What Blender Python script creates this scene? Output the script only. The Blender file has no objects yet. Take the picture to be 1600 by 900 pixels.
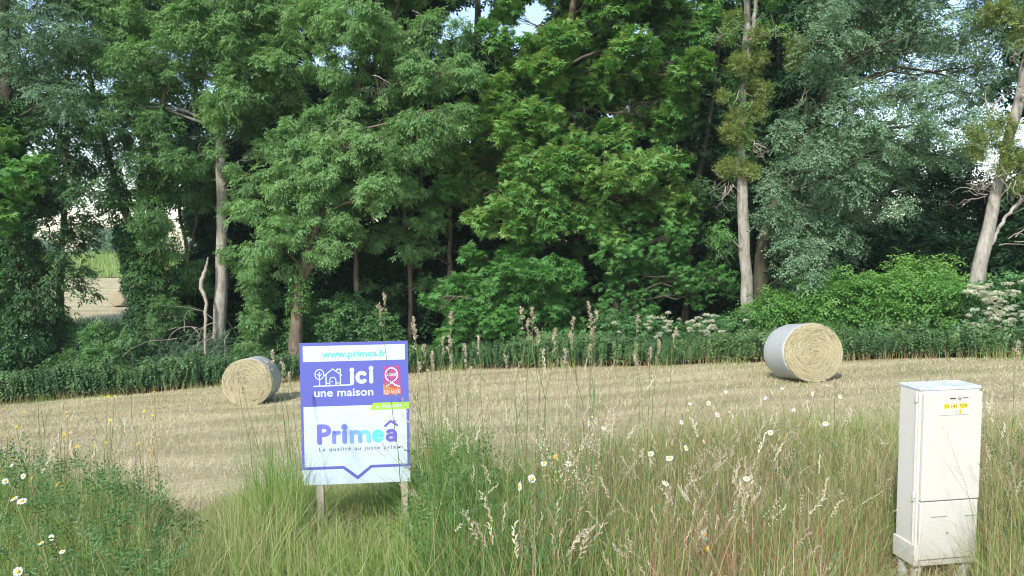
import bpy, math, random
import numpy as np
rng = np.random.default_rng(7)
random.seed(7)
R = math.radians
S = bpy.context.scene
COL = S.collection

# ------------------------------------------------------------ camera, sky, sun, exposure
EYE = 1.5; FPX = 1142.0; PITCH = R(2.9)
cam = bpy.data.cameras.new("camera"); co = bpy.data.objects.new("camera", cam); COL.objects.link(co)
cam.sensor_width = 36.0; cam.lens = 36.0*FPX/1600.0; cam.clip_start = 0.05; cam.clip_end = 6000
co.location = (0, 0, EYE); co.rotation_euler = (math.pi/2 - PITCH, 0, 0)
S.camera = co
w = bpy.data.worlds.new("World"); S.world = w; w.use_nodes = True
nt = w.node_tree; nt.nodes.clear()
SUN_EL, SUN_AZ = 41.0, 205.0      # azimuth clockwise from +Y: behind the camera, a little to the left
sky = nt.nodes.new('ShaderNodeTexSky'); sky.sky_type = 'NISHITA'; sky.sun_disc = False
sky.sun_elevation = R(SUN_EL); sky.sun_rotation = R(SUN_AZ)
sky.air_density = 1.2; sky.dust_density = 1.0; sky.ozone_density = 1.0
bg = nt.nodes.new('ShaderNodeBackground'); bg.inputs[1].default_value = 0.15
wo = nt.nodes.new('ShaderNodeOutputWorld')
nt.links.new(sky.outputs[0], bg.inputs[0]); nt.links.new(bg.outputs[0], wo.inputs[0])
sl = bpy.data.lights.new("sun", 'SUN'); sl.energy = 2.4; sl.angle = R(3.0); sl.color = (1.0, .975, .935)
so = bpy.data.objects.new("sun", sl); COL.objects.link(so)
so.rotation_euler = (R(90-SUN_EL), 0, R(180-SUN_AZ))
S.view_settings.view_transform = 'Standard'; S.view_settings.look = 'None'
S.view_settings.gamma = 1.0; S.view_settings.use_curve_mapping = False
S.view_settings.exposure = 1.12
S.render.engine = 'CYCLES'
S.cycles.filter_width = 1.1
S.cycles.max_bounces = 7; S.cycles.diffuse_bounces = 3; S.cycles.transmission_bounces = 4
S.cycles.transparent_max_bounces = 4; S.cycles.glossy_bounces = 2

# ------------------------------------------------------------ helpers
def W(px, py, Y):
    """point at forward distance Y that the photograph shows at px, py"""
    x = (np.asarray(px, float)-800)/FPX; v = (450-np.asarray(py, float))/FPX
    cy = math.cos(PITCH)+v*math.sin(PITCH); cz = -math.sin(PITCH)+v*math.cos(PITCH)
    k = Y/cy
    return np.stack([x*k, np.ones_like(x*k)*Y, EYE+cz*k], -1)
def sst(t): t = np.clip(t, 0, 1); return t*t*(3-2*t)
HLX = [-60, -30, -17.1, -10.4, -2.3, 5.8, 12.7, 18, 30, 60]
HLY = [20, 23, 24.6, 26.1, 26.4, 22.1, 18.1, 15.0, 9, 4]
def hedge_y(x): return np.interp(x, HLX, HLY)
def verge_edge(x): return 3.7 + 1.5*sst((np.asarray(x, float)+.2)/2.0)
def gh(x, y):
    x = np.asarray(x, float); y = np.asarray(y, float)
    field = -.577 + .068*np.clip(x, -40, 30) - .08*np.clip(y, 3, 60)
    t = sst((y-verge_edge(x))/3.4)
    near = .02*np.sin(x*2.1+y)*np.cos(y*1.7) * (1-t) + field*t
    h2 = np.interp(y, [0, 27, 33, 40, 48, 55, 75, 95, 120, 4000], [-2.8, -2.9, -3.6, -3.75, -3.1, -2.6, -1.3, .67, 1.0, 1.0])
    h2 = h2 + .068*np.clip(x, -40, 30)*np.clip((50-y)/22, 0, 1)
    s = sst((y-25)/9)
    bumps = .03*np.sin(x*1.3+.5*y)*np.sin(y*.9) * sst((y-7)/4)
    return near*(1-s)+h2*s+bumps
def noise2(x, y, sc, seed=0):
    r = np.random.default_rng(seed); o = 0
    for i in range(6):
        a = r.uniform(0, 6.28); f = sc*r.uniform(.6, 1.8); p = r.uniform(0, 6.28)
        o = o+np.sin((x*math.cos(a)+y*math.sin(a))*f+p+1.3*np.sin((x*math.sin(a)-y*math.cos(a))*f*.7+p*2))
    return .5+o/8.0
def unit(v): return v/np.maximum(np.linalg.norm(v, axis=-1, keepdims=True), 1e-9)
def frames(d, up=(0, 0, 1), roll=None):
    d = unit(np.asarray(d, float)); u = np.broadcast_to(np.asarray(up, float), d.shape)
    y = np.cross(u, d); n = np.linalg.norm(y, axis=-1, keepdims=True)
    y = np.where(n < 1e-3, np.array([0, 1., 0]), y/np.maximum(n, 1e-6)); z = np.cross(d, y)
    if roll is not None:
        c = np.cos(roll)[:, None]; s = np.sin(roll)[:, None]; y, z = y*c+z*s, z*c-y*s
    return np.stack([d, y, z], -1)          # columns
class Acc:
    def __init__(s): s.v = []; s.q = []; s.t = []; s.tone = []; s.n = 0
    def add(s, v, q=None, t=None, tone=.5):
        v = np.asarray(v, float).reshape(-1, 3); s.v.append(v)
        if q is not None and len(q): s.q.append(np.asarray(q, int).reshape(-1, 4)+s.n)
        if t is not None and len(t): s.t.append(np.asarray(t, int).reshape(-1, 3)+s.n)
        s.tone.append(np.broadcast_to(np.asarray(tone, float), (len(v),)).copy()); s.n += len(v)
    def stamp(s, T, Rm, P, sc, tone):
        tv, tq, tt = T; m = len(P); n = len(tv)
        if m == 0: return
        sc = np.broadcast_to(sc, (m,))
        v = np.einsum('mij,nj->mni', Rm*sc[:, None, None], tv)+P[:, None, :]
        off = (np.arange(m)*n)[:, None, None]
        s.add(v, (tq[None]+off) if tq is not None else None, (tt[None]+off) if tt is not None else None, np.repeat(np.broadcast_to(tone, (m,)), n))
    def tube(s, pts, rad, sides=6, tone=.5, cap=True):
        pts = np.asarray(pts, float); k = len(pts); rad = np.broadcast_to(np.asarray(rad, float), (k,))
        tg = unit(np.gradient(pts, axis=0)); up = np.array([1., 0, 0]) if abs(tg[0, 0]) < .9 else np.array([0, 1., 0])
        a = np.arange(sides)*2*math.pi/sides; vs = []
        for i in range(k):
            u = unit(up-tg[i]*np.dot(up, tg[i])); w_ = np.cross(tg[i], u); up = u
            vs.append(pts[i]+rad[i]*(np.cos(a)[:, None]*u+np.sin(a)[:, None]*w_))
        i, j = np.meshgrid(np.arange(k-1), np.arange(sides), indexing='ij')
        q = np.stack([i*sides+j, i*sides+(j+1) % sides, (i+1)*sides+(j+1) % sides, (i+1)*sides+j], -1)
        v = np.concatenate(vs); t = []
        if cap:
            v = np.vstack([v, pts[-1]+tg[-1]*rad[-1]*.5]); b = (k-1)*sides
            t = [(b+m, b+(m+1) % sides, k*sides) for m in range(sides)]
        s.add(v, q, t, tone)
    def box(s, lo, hi, M=None, tone=.5):
        (x0, y0, z0), (x1, y1, z1) = lo, hi
        v = np.array([(x0, y0, z0), (x1, y0, z0), (x1, y1, z0), (x0, y1, z0), (x0, y0, z1), (x1, y0, z1), (x1, y1, z1), (x0, y1, z1)], float)
        s.add(v, [(0, 3, 2, 1), (4, 5, 6, 7), (0, 1, 5, 4), (1, 2, 6, 5), (2, 3, 7, 6), (3, 0, 4, 7)], None, tone)
    def build(s, name, mat, parent=None, loc=None, smooth=False, bevel=0, rot=None):
        me = bpy.data.meshes.new(name)
        v = np.concatenate(s.v) if s.v else np.zeros((0, 3))
        if loc is not None and parent is None: v = v-np.asarray(loc)
        if parent is not None and loc is not None: v = v-np.asarray(loc)
        q = np.concatenate(s.q) if s.q else np.zeros((0, 4), int); t = np.concatenate(s.t) if s.t else np.zeros((0, 3), int)
        me.vertices.add(len(v)); me.vertices.foreach_set('co', v.astype(np.float32).ravel())
        li = np.concatenate([q.ravel(), t.ravel()]).astype(np.int32)
        me.loops.add(len(li)); me.loops.foreach_set('vertex_index', li)
        me.polygons.add(len(q)+len(t))
        st = np.concatenate([np.arange(len(q))*4, len(q)*4+np.arange(len(t))*3]).astype(np.int32)
        me.polygons.foreach_set('loop_start', st)
        me.update(calc_edges=True)
        me.polygons.foreach_set('use_smooth', np.full(len(q)+len(t), bool(smooth)))
        at = me.attributes.new('tone', 'FLOAT', 'POINT'); at.data.foreach_set('value', np.concatenate(s.tone).astype(np.float32))
        me.materials.append(mat)
        o = bpy.data.objects.new(name, me); COL.objects.link(o)
        if parent is not None: o.parent = parent
        elif loc is not None: o.location = loc
        if bevel:
            b = o.modifiers.new('bevel', 'BEVEL'); b.width = bevel; b.segments = 3; b.limit_method = 'ANGLE'
        return o
def tag(o, label, cat, group=None, kind=None):
    if label: o['label'] = label
    if cat: o['category'] = cat
    if group: o['group'] = group
    if kind: o['kind'] = kind
    return o
def empty(name, loc, label, cat, group=None):
    o = bpy.data.objects.new(name, None); COL.objects.link(o); o.location = tuple(float(c) for c in loc); o.empty_display_size = .2
    return tag(o, label, cat, group)

# ------------------------------------------------------------ materials
class NB:
    def __init__(s, name):
        s.m = bpy.data.materials.new(name); s.m.use_nodes = True; s.t = s.m.node_tree; s.t.nodes.clear()
        s.out = s.n('ShaderNodeOutputMaterial')
    def n(s, ty, **k):
        x = s.t.nodes.new(ty)
        for a, b in k.items(): setattr(x, a, b)
        return x
    def l(s, a, b): s.t.links.new(a, b)
    def noise(s, scale, vec=None, detail=4, rough=.6):
        x = s.n('ShaderNodeTexNoise'); x.inputs['Scale'].default_value = scale; x.inputs['Detail'].default_value = detail
        x.inputs['Roughness'].default_value = rough
        if vec is not None: s.l(vec, x.inputs['Vector'])
        return x.outputs[0]
    def ramp(s, fac, stops):
        x = s.n('ShaderNodeValToRGB'); e = x.color_ramp.elements
        while len(e) < len(stops): e.new(.5)
        for i, (p, c) in enumerate(stops): e[i].position = p; e[i].color = (*c, 1)
        s.l(fac, x.inputs[0]); return x.outputs[0]
    def attr(s, nm): return s.n('ShaderNodeAttribute', attribute_name=nm).outputs['Fac']
    def math(s, op, a, b=0.5, clamp=False):
        x = s.n('ShaderNodeMath', operation=op, use_clamp=clamp)
        for i, q in enumerate((a, b)):
            if isinstance(q, (int, float)): x.inputs[i].default_value = q
            else: s.l(q, x.inputs[i])
        return x.outputs[0]
    def mix(s, f, a, b, ty='MIX'):
        x = s.n('ShaderNodeMix', data_type='RGBA', blend_type=ty)
        for i, q in ((0, f), (6, a), (7, b)):
            if isinstance(q, (int, float)): x.inputs[i].default_value = q
            elif isinstance(q, tuple): x.inputs[i].default_value = (*q, 1)
            else: s.l(q, x.inputs[i])
        return x.outputs[2]
    def obj(s): return s.n('ShaderNodeTexCoord').outputs['Object']
    def mapping(s, vec, scale):
        x = s.n('ShaderNodeMapping'); s.l(vec, x.inputs[0]); x.inputs['Scale'].default_value = scale; return x.outputs[0]
    def bump(s, h, strength=.5, dist=.02):
        x = s.n('ShaderNodeBump'); x.inputs['Strength'].default_value = strength; x.inputs['Distance'].default_value = dist
        s.l(h, x.inputs['Height']); return x.outputs[0]
    def pbr(s, color, rough=.6, spec=.3, normal=None, trans=None, tf=.35):
        p = s.n('ShaderNodeBsdfPrincipled')
        if isinstance(color, tuple): p.inputs['Base Color'].default_value = (*color, 1)
        else: s.l(color, p.inputs['Base Color'])
        if isinstance(rough, (int, float)): p.inputs['Roughness'].default_value = rough
        else: s.l(rough, p.inputs['Roughness'])
        p.inputs['Specular IOR Level'].default_value = spec
        if normal is not None: s.l(normal, p.inputs['Normal'])
        if trans is not None:
            tr = s.n('ShaderNodeBsdfTranslucent')
            if isinstance(trans, tuple): tr.inputs[0].default_value = (*trans, 1)
            else: s.l(trans, tr.inputs[0])
            mx = s.n('ShaderNodeMixShader'); mx.inputs[0].default_value = tf
            s.l(p.outputs[0], mx.inputs[1]); s.l(tr.outputs[0], mx.inputs[2]); s.l(mx.outputs[0], s.out.inputs[0])
        else: s.l(p.outputs[0], s.out.inputs[0])
        return s.m
def leafmat(name, stops, tf=.3, rough=.5, spec=.35, boost=1.5):
    b = NB(name); c = b.ramp(b.attr('tone'), stops)
    tr = b.mix(1.0, c, (boost*1.15, boost*1.2, boost*.55), 'MULTIPLY')
    return b.pbr(c, rough, spec, None, tr, tf)
def flat(name, col, rough=.5, spec=.3): return NB(name).pbr(col, rough, spec)
M = {}
M['ash'] = leafmat('ash_leaves', [(0, (.065, .145, .045)), (.5, (.130, .255, .085)), (1, (.215, .350, .125))])
M['chestnut'] = leafmat('chestnut_leaves', [(0, (.045, .140, .032)), (.5, (.100, .250, .060)), (.8, (.195, .335, .085)), (1, (.290, .390, .110))])
M['catkin'] = leafmat('chestnut_catkins', [(0, (.20, .26, .08)), (1, (.36, .40, .14))])
M['willow'] = leafmat('willow_leaves', [(0, (.080, .155, .085)), (.5, (.150, .250, .140)), (1, (.240, .350, .210))], tf=.22)
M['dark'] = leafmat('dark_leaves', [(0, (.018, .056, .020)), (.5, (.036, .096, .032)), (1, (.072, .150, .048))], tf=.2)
M['hazel'] = leafmat('hazel_leaves', [(0, (.060, .150, .035)), (.5, (.120, .265, .062)), (1, (.215, .370, .090))])
M['elder'] = leafmat('elder_leaves', [(0, (.050, .130, .045)), (.5, (.090, .200, .070)), (1, (.150, .280, .095))])
M['ivy'] = leafmat('ivy_leaves', [(0, (.026, .075, .022)), (.6, (.050, .130, .032)), (1, (.100, .210, .045))], tf=.12, rough=.35)
M['nettle'] = leafmat('nettle_leaves', [(0, (.045, .095, .038)), (.45, (.080, .160, .060)), (.8, (.130, .220, .080)), (1, (.210, .270, .100))], tf=.2)
M['mistle'] = leafmat('mistletoe_leaves', [(0, (.105, .155, .035)), (.5, (.175, .230, .060)), (1, (.270, .320, .095))], tf=.2)
M['grass'] = leafmat('green_grass', [(0, (.065, .150, .032)), (.3, (.125, .250, .050)), (.55, (.210, .320, .075)), (.78, (.310, .345, .125)), (1, (.46, .41, .22))], tf=.3, boost=1.2)
M['dry'] = leafmat('dry_grass', [(0, (.22, .15, .075)), (.25, (.30, .22, .11)), (.5, (.37, .30, .15)), (.8, (.50, .43, .25)), (1, (.58, .53, .36))], tf=.25, boost=1.0)
M['straw'] = leafmat('cut_straw', [(0, (.27, .215, .115)), (.5, (.46, .395, .23)), (1, (.62, .55, .36))], tf=.15, boost=1.0)
M['herb'] = leafmat('weed_leaves', [(0, (.045, .105, .035)), (.5, (.080, .165, .050)), (1, (.140, .220, .075))], tf=.25)
M['seed'] = leafmat('seed_heads', [(0, (.30, .23, .16)), (.5, (.46, .37, .27)), (1, (.62, .55, .42))], tf=.2, boost=1.0)
M['red'] = leafmat('red_sorrel', [(0, (.20, .06, .045)), (1, (.40, .20, .13))], tf=.15, boost=1.0)
M['white'] = leafmat('white_petals', [(0, (.74, .74, .70)), (1, (.86, .86, .84))], tf=.25, boost=.8)
M['elderflower'] = leafmat('cream_elder_flowers', [(0, (.58, .58, .44)), (1, (.80, .79, .64))], tf=.2, boost=.8)
M['yellow'] = leafmat('yellow_petals', [(0, (.75, .45, .02)), (1, (.85, .62, .04))], tf=.2, boost=.7)
M['disc'] = flat('daisy_disc', (.80, .42, .02), .8)
def bark(name, a, b_, c, sc=1.0, moss=0):
    b = NB(name); v = b.obj()
    n1 = b.noise(6*sc, b.mapping(v, (1, 1, .25)), 6, .65); n2 = b.noise(1.2, v, 3)
    col = b.ramp(n1, [(.3, a), (.5, b_), (.72, c)])
    col = b.mix(b.ramp(n2, [(.45, (0, 0, 0)), (.65, (.55, .55, .55))]), col, tuple(x*.6 for x in b_))
    if moss: col = b.mix(b.ramp(b.noise(2.2, v, 5), [(.45, (0, 0, 0)), (.6, (moss,)*3)]), col, (.07, .085, .03))
    return b.pbr(col, .9, .15, b.bump(n1, .8, .03))
M['bark_pale'] = bark('pale_poplar_bark', (.13, .115, .095), (.32, .29, .245), (.46, .43, .37), 1.2, .2)
M['bark_dark'] = bark('dark_bark', (.03, .024, .018), (.075, .06, .045), (.13, .11, .085), 1, .5)
M['bark_brown'] = bark('brown_bark', (.07, .05, .035), (.16, .12, .09), (.27, .22, .17), 1, .3)
M['dead'] = bark('dead_wood', (.22, .18, .14), (.36, .31, .25), (.50, .46, .40), 2)
M['stem'] = leafmat('green_stems', [(0, (.07, .12, .03)), (.5, (.17, .20, .07)), (1, (.40, .30, .15))], tf=.05)

# ------------------------------------------------------------ ground: one sheet to the horizon
def axis(a):   # graded coordinates
    return np.array(sorted(set(a)))
xs = axis(list(np.arange(-24, 24.01, .3))+[s*v for s in (-1, 1) for v in (25, 26.5, 28.5, 31, 34, 38, 44, 52, 65, 85, 120, 180, 300, 600, 1200, 2500)])
ys = axis([-2500, -1000, -400, -150, -60, -30, -15, -8, -4, -2]+list(np.arange(0, 32, .25))+list(np.arange(32, 100, 1.0))+[104, 110, 120, 140, 170, 220, 300, 450, 700, 1200, 2500, 4000])
X, Y = np.meshgrid(xs, ys); g = gh(X, Y)
nx, ny = len(xs), len(ys)
a = Acc(); i, j = np.meshgrid(np.arange(ny-1), np.arange(nx-1), indexing='ij')
q = np.stack([i*nx+j, i*nx+j+1, (i+1)*nx+j+1, (i+1)*nx+j], -1).reshape(-1, 4)
# tone: 0 verge soil/thatch, .33 stubble, .66 shaded woodland floor, 1 meadow
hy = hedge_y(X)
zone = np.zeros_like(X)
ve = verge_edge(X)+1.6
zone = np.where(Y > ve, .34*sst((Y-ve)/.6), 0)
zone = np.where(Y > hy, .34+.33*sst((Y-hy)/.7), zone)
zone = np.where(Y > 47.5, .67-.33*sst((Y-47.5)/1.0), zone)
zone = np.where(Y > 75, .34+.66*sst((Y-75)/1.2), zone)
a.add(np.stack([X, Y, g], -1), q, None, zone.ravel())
b = NB('ground_surface'); v = b.obj(); z = b.attr('tone')
z = b.math('ADD', z, b.math('MULTIPLY', b.math('SUBTRACT', b.noise(1.6, v, 5), .5), .12))
hayn = b.noise(9, b.mapping(v, (.45, 1.6, 1)), 8, .72)
hay = b.ramp(hayn, [(.3, (.27, .22, .125)), (.5, (.45, .385, .23)), (.72, (.59, .53, .345))])
hay = b.mix(b.ramp(b.noise(.5, b.mapping(v, (.3, 1.3, 1)), 4), [(.45, (0, 0, 0)), (.66, (.5, .5, .5))]), hay, (.26, .20, .11))
sp_ = b.n('ShaderNodeTexWave', wave_type='BANDS', bands_direction='Y'); b.l(b.mapping(v, (.25, 1, 1)), sp_.inputs[0]); sp_.inputs['Scale'].default_value = .165; sp_.inputs['Distortion'].default_value = 2.5; sp_.inputs['Detail'].default_value = 4; sp_.inputs['Detail Scale'].default_value = 1.5
hay = b.mix(b.ramp(sp_.outputs[1], [(.2, (.0, .0, .0)), (.75, (.42, .42, .42))]), hay, (.26, .22, .12))
hay = b.mix(b.ramp(b.noise(1.1, v, 4), [(.52, (0, 0, 0)), (.7, (.5, .5, .5))]), hay, (.20, .23, .09))
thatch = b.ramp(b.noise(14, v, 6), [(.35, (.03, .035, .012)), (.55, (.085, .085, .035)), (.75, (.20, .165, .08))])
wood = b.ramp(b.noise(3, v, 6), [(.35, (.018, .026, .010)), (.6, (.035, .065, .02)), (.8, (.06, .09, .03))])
mead = b.ramp(b.noise(2.5, v, 7), [(.35, (.14, .17, .07)), (.6, (.24, .27, .12)), (.8, (.36, .35, .19))])
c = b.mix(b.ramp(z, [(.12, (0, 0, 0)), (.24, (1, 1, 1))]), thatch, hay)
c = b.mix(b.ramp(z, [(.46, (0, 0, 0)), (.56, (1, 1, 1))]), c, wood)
c = b.mix(b.ramp(z, [(.76, (0, 0, 0)), (.9, (1, 1, 1))]), c, mead)
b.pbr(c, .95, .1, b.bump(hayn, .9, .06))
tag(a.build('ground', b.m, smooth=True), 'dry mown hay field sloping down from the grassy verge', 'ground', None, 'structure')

# ------------------------------------------------------------ leaf templates (X along the twig, Z up)
def leafq(base, ang, L, Wd, dz=-.15, fold=.12, tip=1.0):
    d = np.array([math.cos(ang), math.sin(ang), dz]); d = d/np.linalg.norm(d); s = np.array([-math.sin(ang), math.cos(ang), 0])
    b0 = np.array(base, float); m = b0+d*L*.48
    return [b0, m+s*Wd/2+np.array([0, 0, fold*Wd]), b0+d*L*tip+np.array([0, 0, -.08*L]), m-s*Wd/2+np.array([0, 0, fold*Wd])]
def template(leaves):
    v = np.array([p for lf in leaves for p in lf]); n = len(leaves); o = np.arange(n)[:, None]*4
    t = np.concatenate([o+np.array([[0, 3, 2]]), o+np.array([[0, 2, 1]])])
    return (v, None, t)
r_ = random.Random(3)
def t_ash():      # drooping pinnate leaves
    L = []
    for k in range(3):
        a0 = [-.7, .05, .8][k]+r_.uniform(-.2, .2); dr = r_.uniform(-.55, -.2)
        for i in range(3):
            s = .04+.07*i+r_.uniform(-.02, .02); p = (math.cos(a0)*s, math.sin(a0)*s, dr*s)
            for sg in (-1, 1): L.append(leafq(p, a0+sg*r_.uniform(.4, 1.5), r_.uniform(.07, .115), r_.uniform(.036, .05), dr+r_.uniform(-.8, .35)))
        p = (math.cos(a0)*.23, math.sin(a0)*.23, dr*.23); L.append(leafq(p, a0+r_.uniform(-.4, .4), .10, .045, dr-r_.uniform(0, .5)))
    return template(L)
def t_chest():    # rosette of long leaves
    L = []
    for k in range(8):
        a0 = -2.1+k*.6+r_.uniform(-.15, .15); L.append(leafq((0, 0, 0), a0, r_.uniform(.17, .24), .062, r_.uniform(-.5, .1)))
    for k in range(3): L.append(leafq((-.06, 0, 0), r_.uniform(-2.5, 2.5), .17, .058, r_.uniform(-.7, -.2)))
    return template(L)
def t_cat():
    L = []
    for k in range(6):
        a0 = -1.6+k*.6+r_.uniform(-.2, .2); L.append(leafq((0, 0, .02), a0, r_.uniform(.10, .16), .020, r_.uniform(.0, .8)))
    return template(L)
def t_round(n=10, sz=.06, sp=.30, dr=-.4):
    L = []
    for k in range(n):
        s = sp*k/n; L.append(leafq((s, r_.uniform(-.05, .05), r_.uniform(-.05, .05)+dr*s*.5), (1 if k % 2 else -1)*r_.uniform(.5, 1.3), sz*r_.uniform(.8, 1.25), sz*.62, r_.uniform(-.8, .2)))
    L.append(leafq((sp, 0, dr*sp*.5), 0, sz*1.1, sz*.6, -.3)); return template(L)
TP = {'ash': [t_ash() for _ in range(4)], 'chestnut': [t_chest() for _ in range(4)], 'catkin': [t_cat() for _ in range(3)],
      'willow': [t_round(12, .075, .34) for _ in range(4)], 'hazel': [t_round(9, .10, .30) for _ in range(4)],
      'elder': [t_round(9, .105, .26, -.2) for _ in range(4)], 'dark': [t_round(9, .13, .36) for _ in range(4)],
      'ivy': [t_round(6, .085, .14, -.8) for _ in range(3)], 'mistle': [t_round(9, .06, .22, 0) for _ in range(3)]}
def t_umb():
    L = []
    for k in range(12):
        a0 = r_.uniform(0, 6.28); s = .14*math.sqrt(r_.random()); L.append(leafq((math.cos(a0)*s, math.sin(a0)*s, r_.uniform(-.01, .01)), a0, .07, .06, .1, 0))
    return template(L)
TP['umbel'] = [t_umb() for _ in range(3)]
def scatter(acc, kind, P, D, sc, tone, up=(0, 0, 1), roll=.5):
    ids = rng.integers(0, len(TP[kind]), len(P)); Rm = frames(D, up, rng.normal(0, roll, len(P)))
    sc = np.broadcast_to(sc, (len(P),)); tone = np.broadcast_to(tone, (len(P),))
    for k, T in enumerate(TP[kind]):
        m = ids == k; acc.stamp(T, Rm[m], P[m], sc[m], tone[m])
def rdir(n): return unit(rng.normal(size=(n, 3)))

def fill_blob(acc, kind, c, r, n_sprig, tbase=.5, flatz=.8, hang=.35, sc=1.0, clump=.34, cat=None, toned=.5):
    """leafy branch ends gathered in clumps round a limb end, with gaps between them"""
    nc = max(5, int(11*(r/clump)**1.6/4)); d = rdir(nc); d[:, 2] = d[:, 2]*.9+.1
    rad = r*(.35+.65*rng.random(nc)**.45); cc = c+d*rad[:, None]*np.array([1, 1, flatz])
    per = np.maximum(1, (n_sprig/nc*rng.uniform(.4, 1.6, nc)).astype(int)); idx = np.repeat(np.arange(nc), per)
    cr = clump*rng.uniform(.6, 1.25, nc)
    off = rdir(len(idx))*(rng.random(len(idx))**.5)[:, None]; off[:, 2] *= .88
    off[:, 2] -= hang*.30*(off[:, 0]**2+off[:, 1]**2)*1.0
    P = cc[idx]+off*cr[idx][:, None]
    fill = rng.random(len(idx)) < .22
    P = np.where(fill[:, None], c+rdir(len(idx))*(r*rng.random(len(idx))**.4)[:, None], P)
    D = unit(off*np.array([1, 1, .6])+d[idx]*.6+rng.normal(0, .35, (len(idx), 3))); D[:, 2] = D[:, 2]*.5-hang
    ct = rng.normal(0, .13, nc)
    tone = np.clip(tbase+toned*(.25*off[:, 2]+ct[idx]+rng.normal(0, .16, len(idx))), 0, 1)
    scatter(acc, kind, P, D, sc*rng.uniform(.75, 1.25, len(idx)), tone)
    if cat is not None:
        m = (off[:, 2] > -.1) & (rng.random(len(idx)) < cat[1])
        if m.any(): scatter(cat[0], 'catkin', P[m]+np.array([0, 0, .04]), D[m]*np.array([1, 1, .3])+np.array([0, 0, .3]), rng.uniform(.8, 1.2, m.sum()), rng.random(m.sum()))
    return cc
def curve(p0, p1, n=7, wob=.06, sag=0.0):
    t = np.linspace(0, 1, n)[:, None]; L = np.linalg.norm(p1-p0)
    m = p0+(p1-p0)*t; m[1:-1] += rng.normal(0, wob*L, (n-2, 3))*.6
    m[:, 2] += (np.sin(t[:, 0]*math.pi))*sag*L; return m
def smooth_path(pts, rad, n=22, wob=.02):
    pts = np.asarray(pts, float); rad = np.asarray(rad, float); s = np.linspace(0, len(pts)-1, n); k = np.arange(len(pts))
    out = np.stack([np.interp(s, k, pts[:, i]) for i in range(3)], -1)
    for _ in range(3): out[1:-1] = .5*out[1:-1]+.25*(out[:-2]+out[2:])
    out[1:-1, :2] += rng.normal(0, wob, (n-2, 2)); return out, np.interp(s, k, rad)*(1+rng.normal(0, .05, n))

def ivy_on(acc, path, rad, z0, z1, extra, n, tb=.5):
    m = (path[:, 2] >= z0) & (path[:, 2] <= z1); P = path[m]
    if len(P) < 2: return
    s = rng.uniform(0, len(P)-1, n); k = np.arange(len(P)); c = np.stack([np.interp(s, k, P[:, i]) for i in range(3)], -1)
    a = rng.uniform(0, 2*math.pi, n); lump = extra*(.5+.8*noise2(c[:, 2]*2, a, 1.4, 5))
    d = np.stack([np.cos(a), np.sin(a), np.zeros(n)], -1); c = c+d*(np.interp(s, k, rad[m])+lump*rng.random(n)**.4)[:, None]
    d[:, 2] = -.5; scatter(acc, 'ivy', c, d+rng.normal(0, .3, (n, 3)), rng.uniform(.8, 1.4, n), np.clip(tb+rng.normal(0, .22, n), 0, 1))

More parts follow.
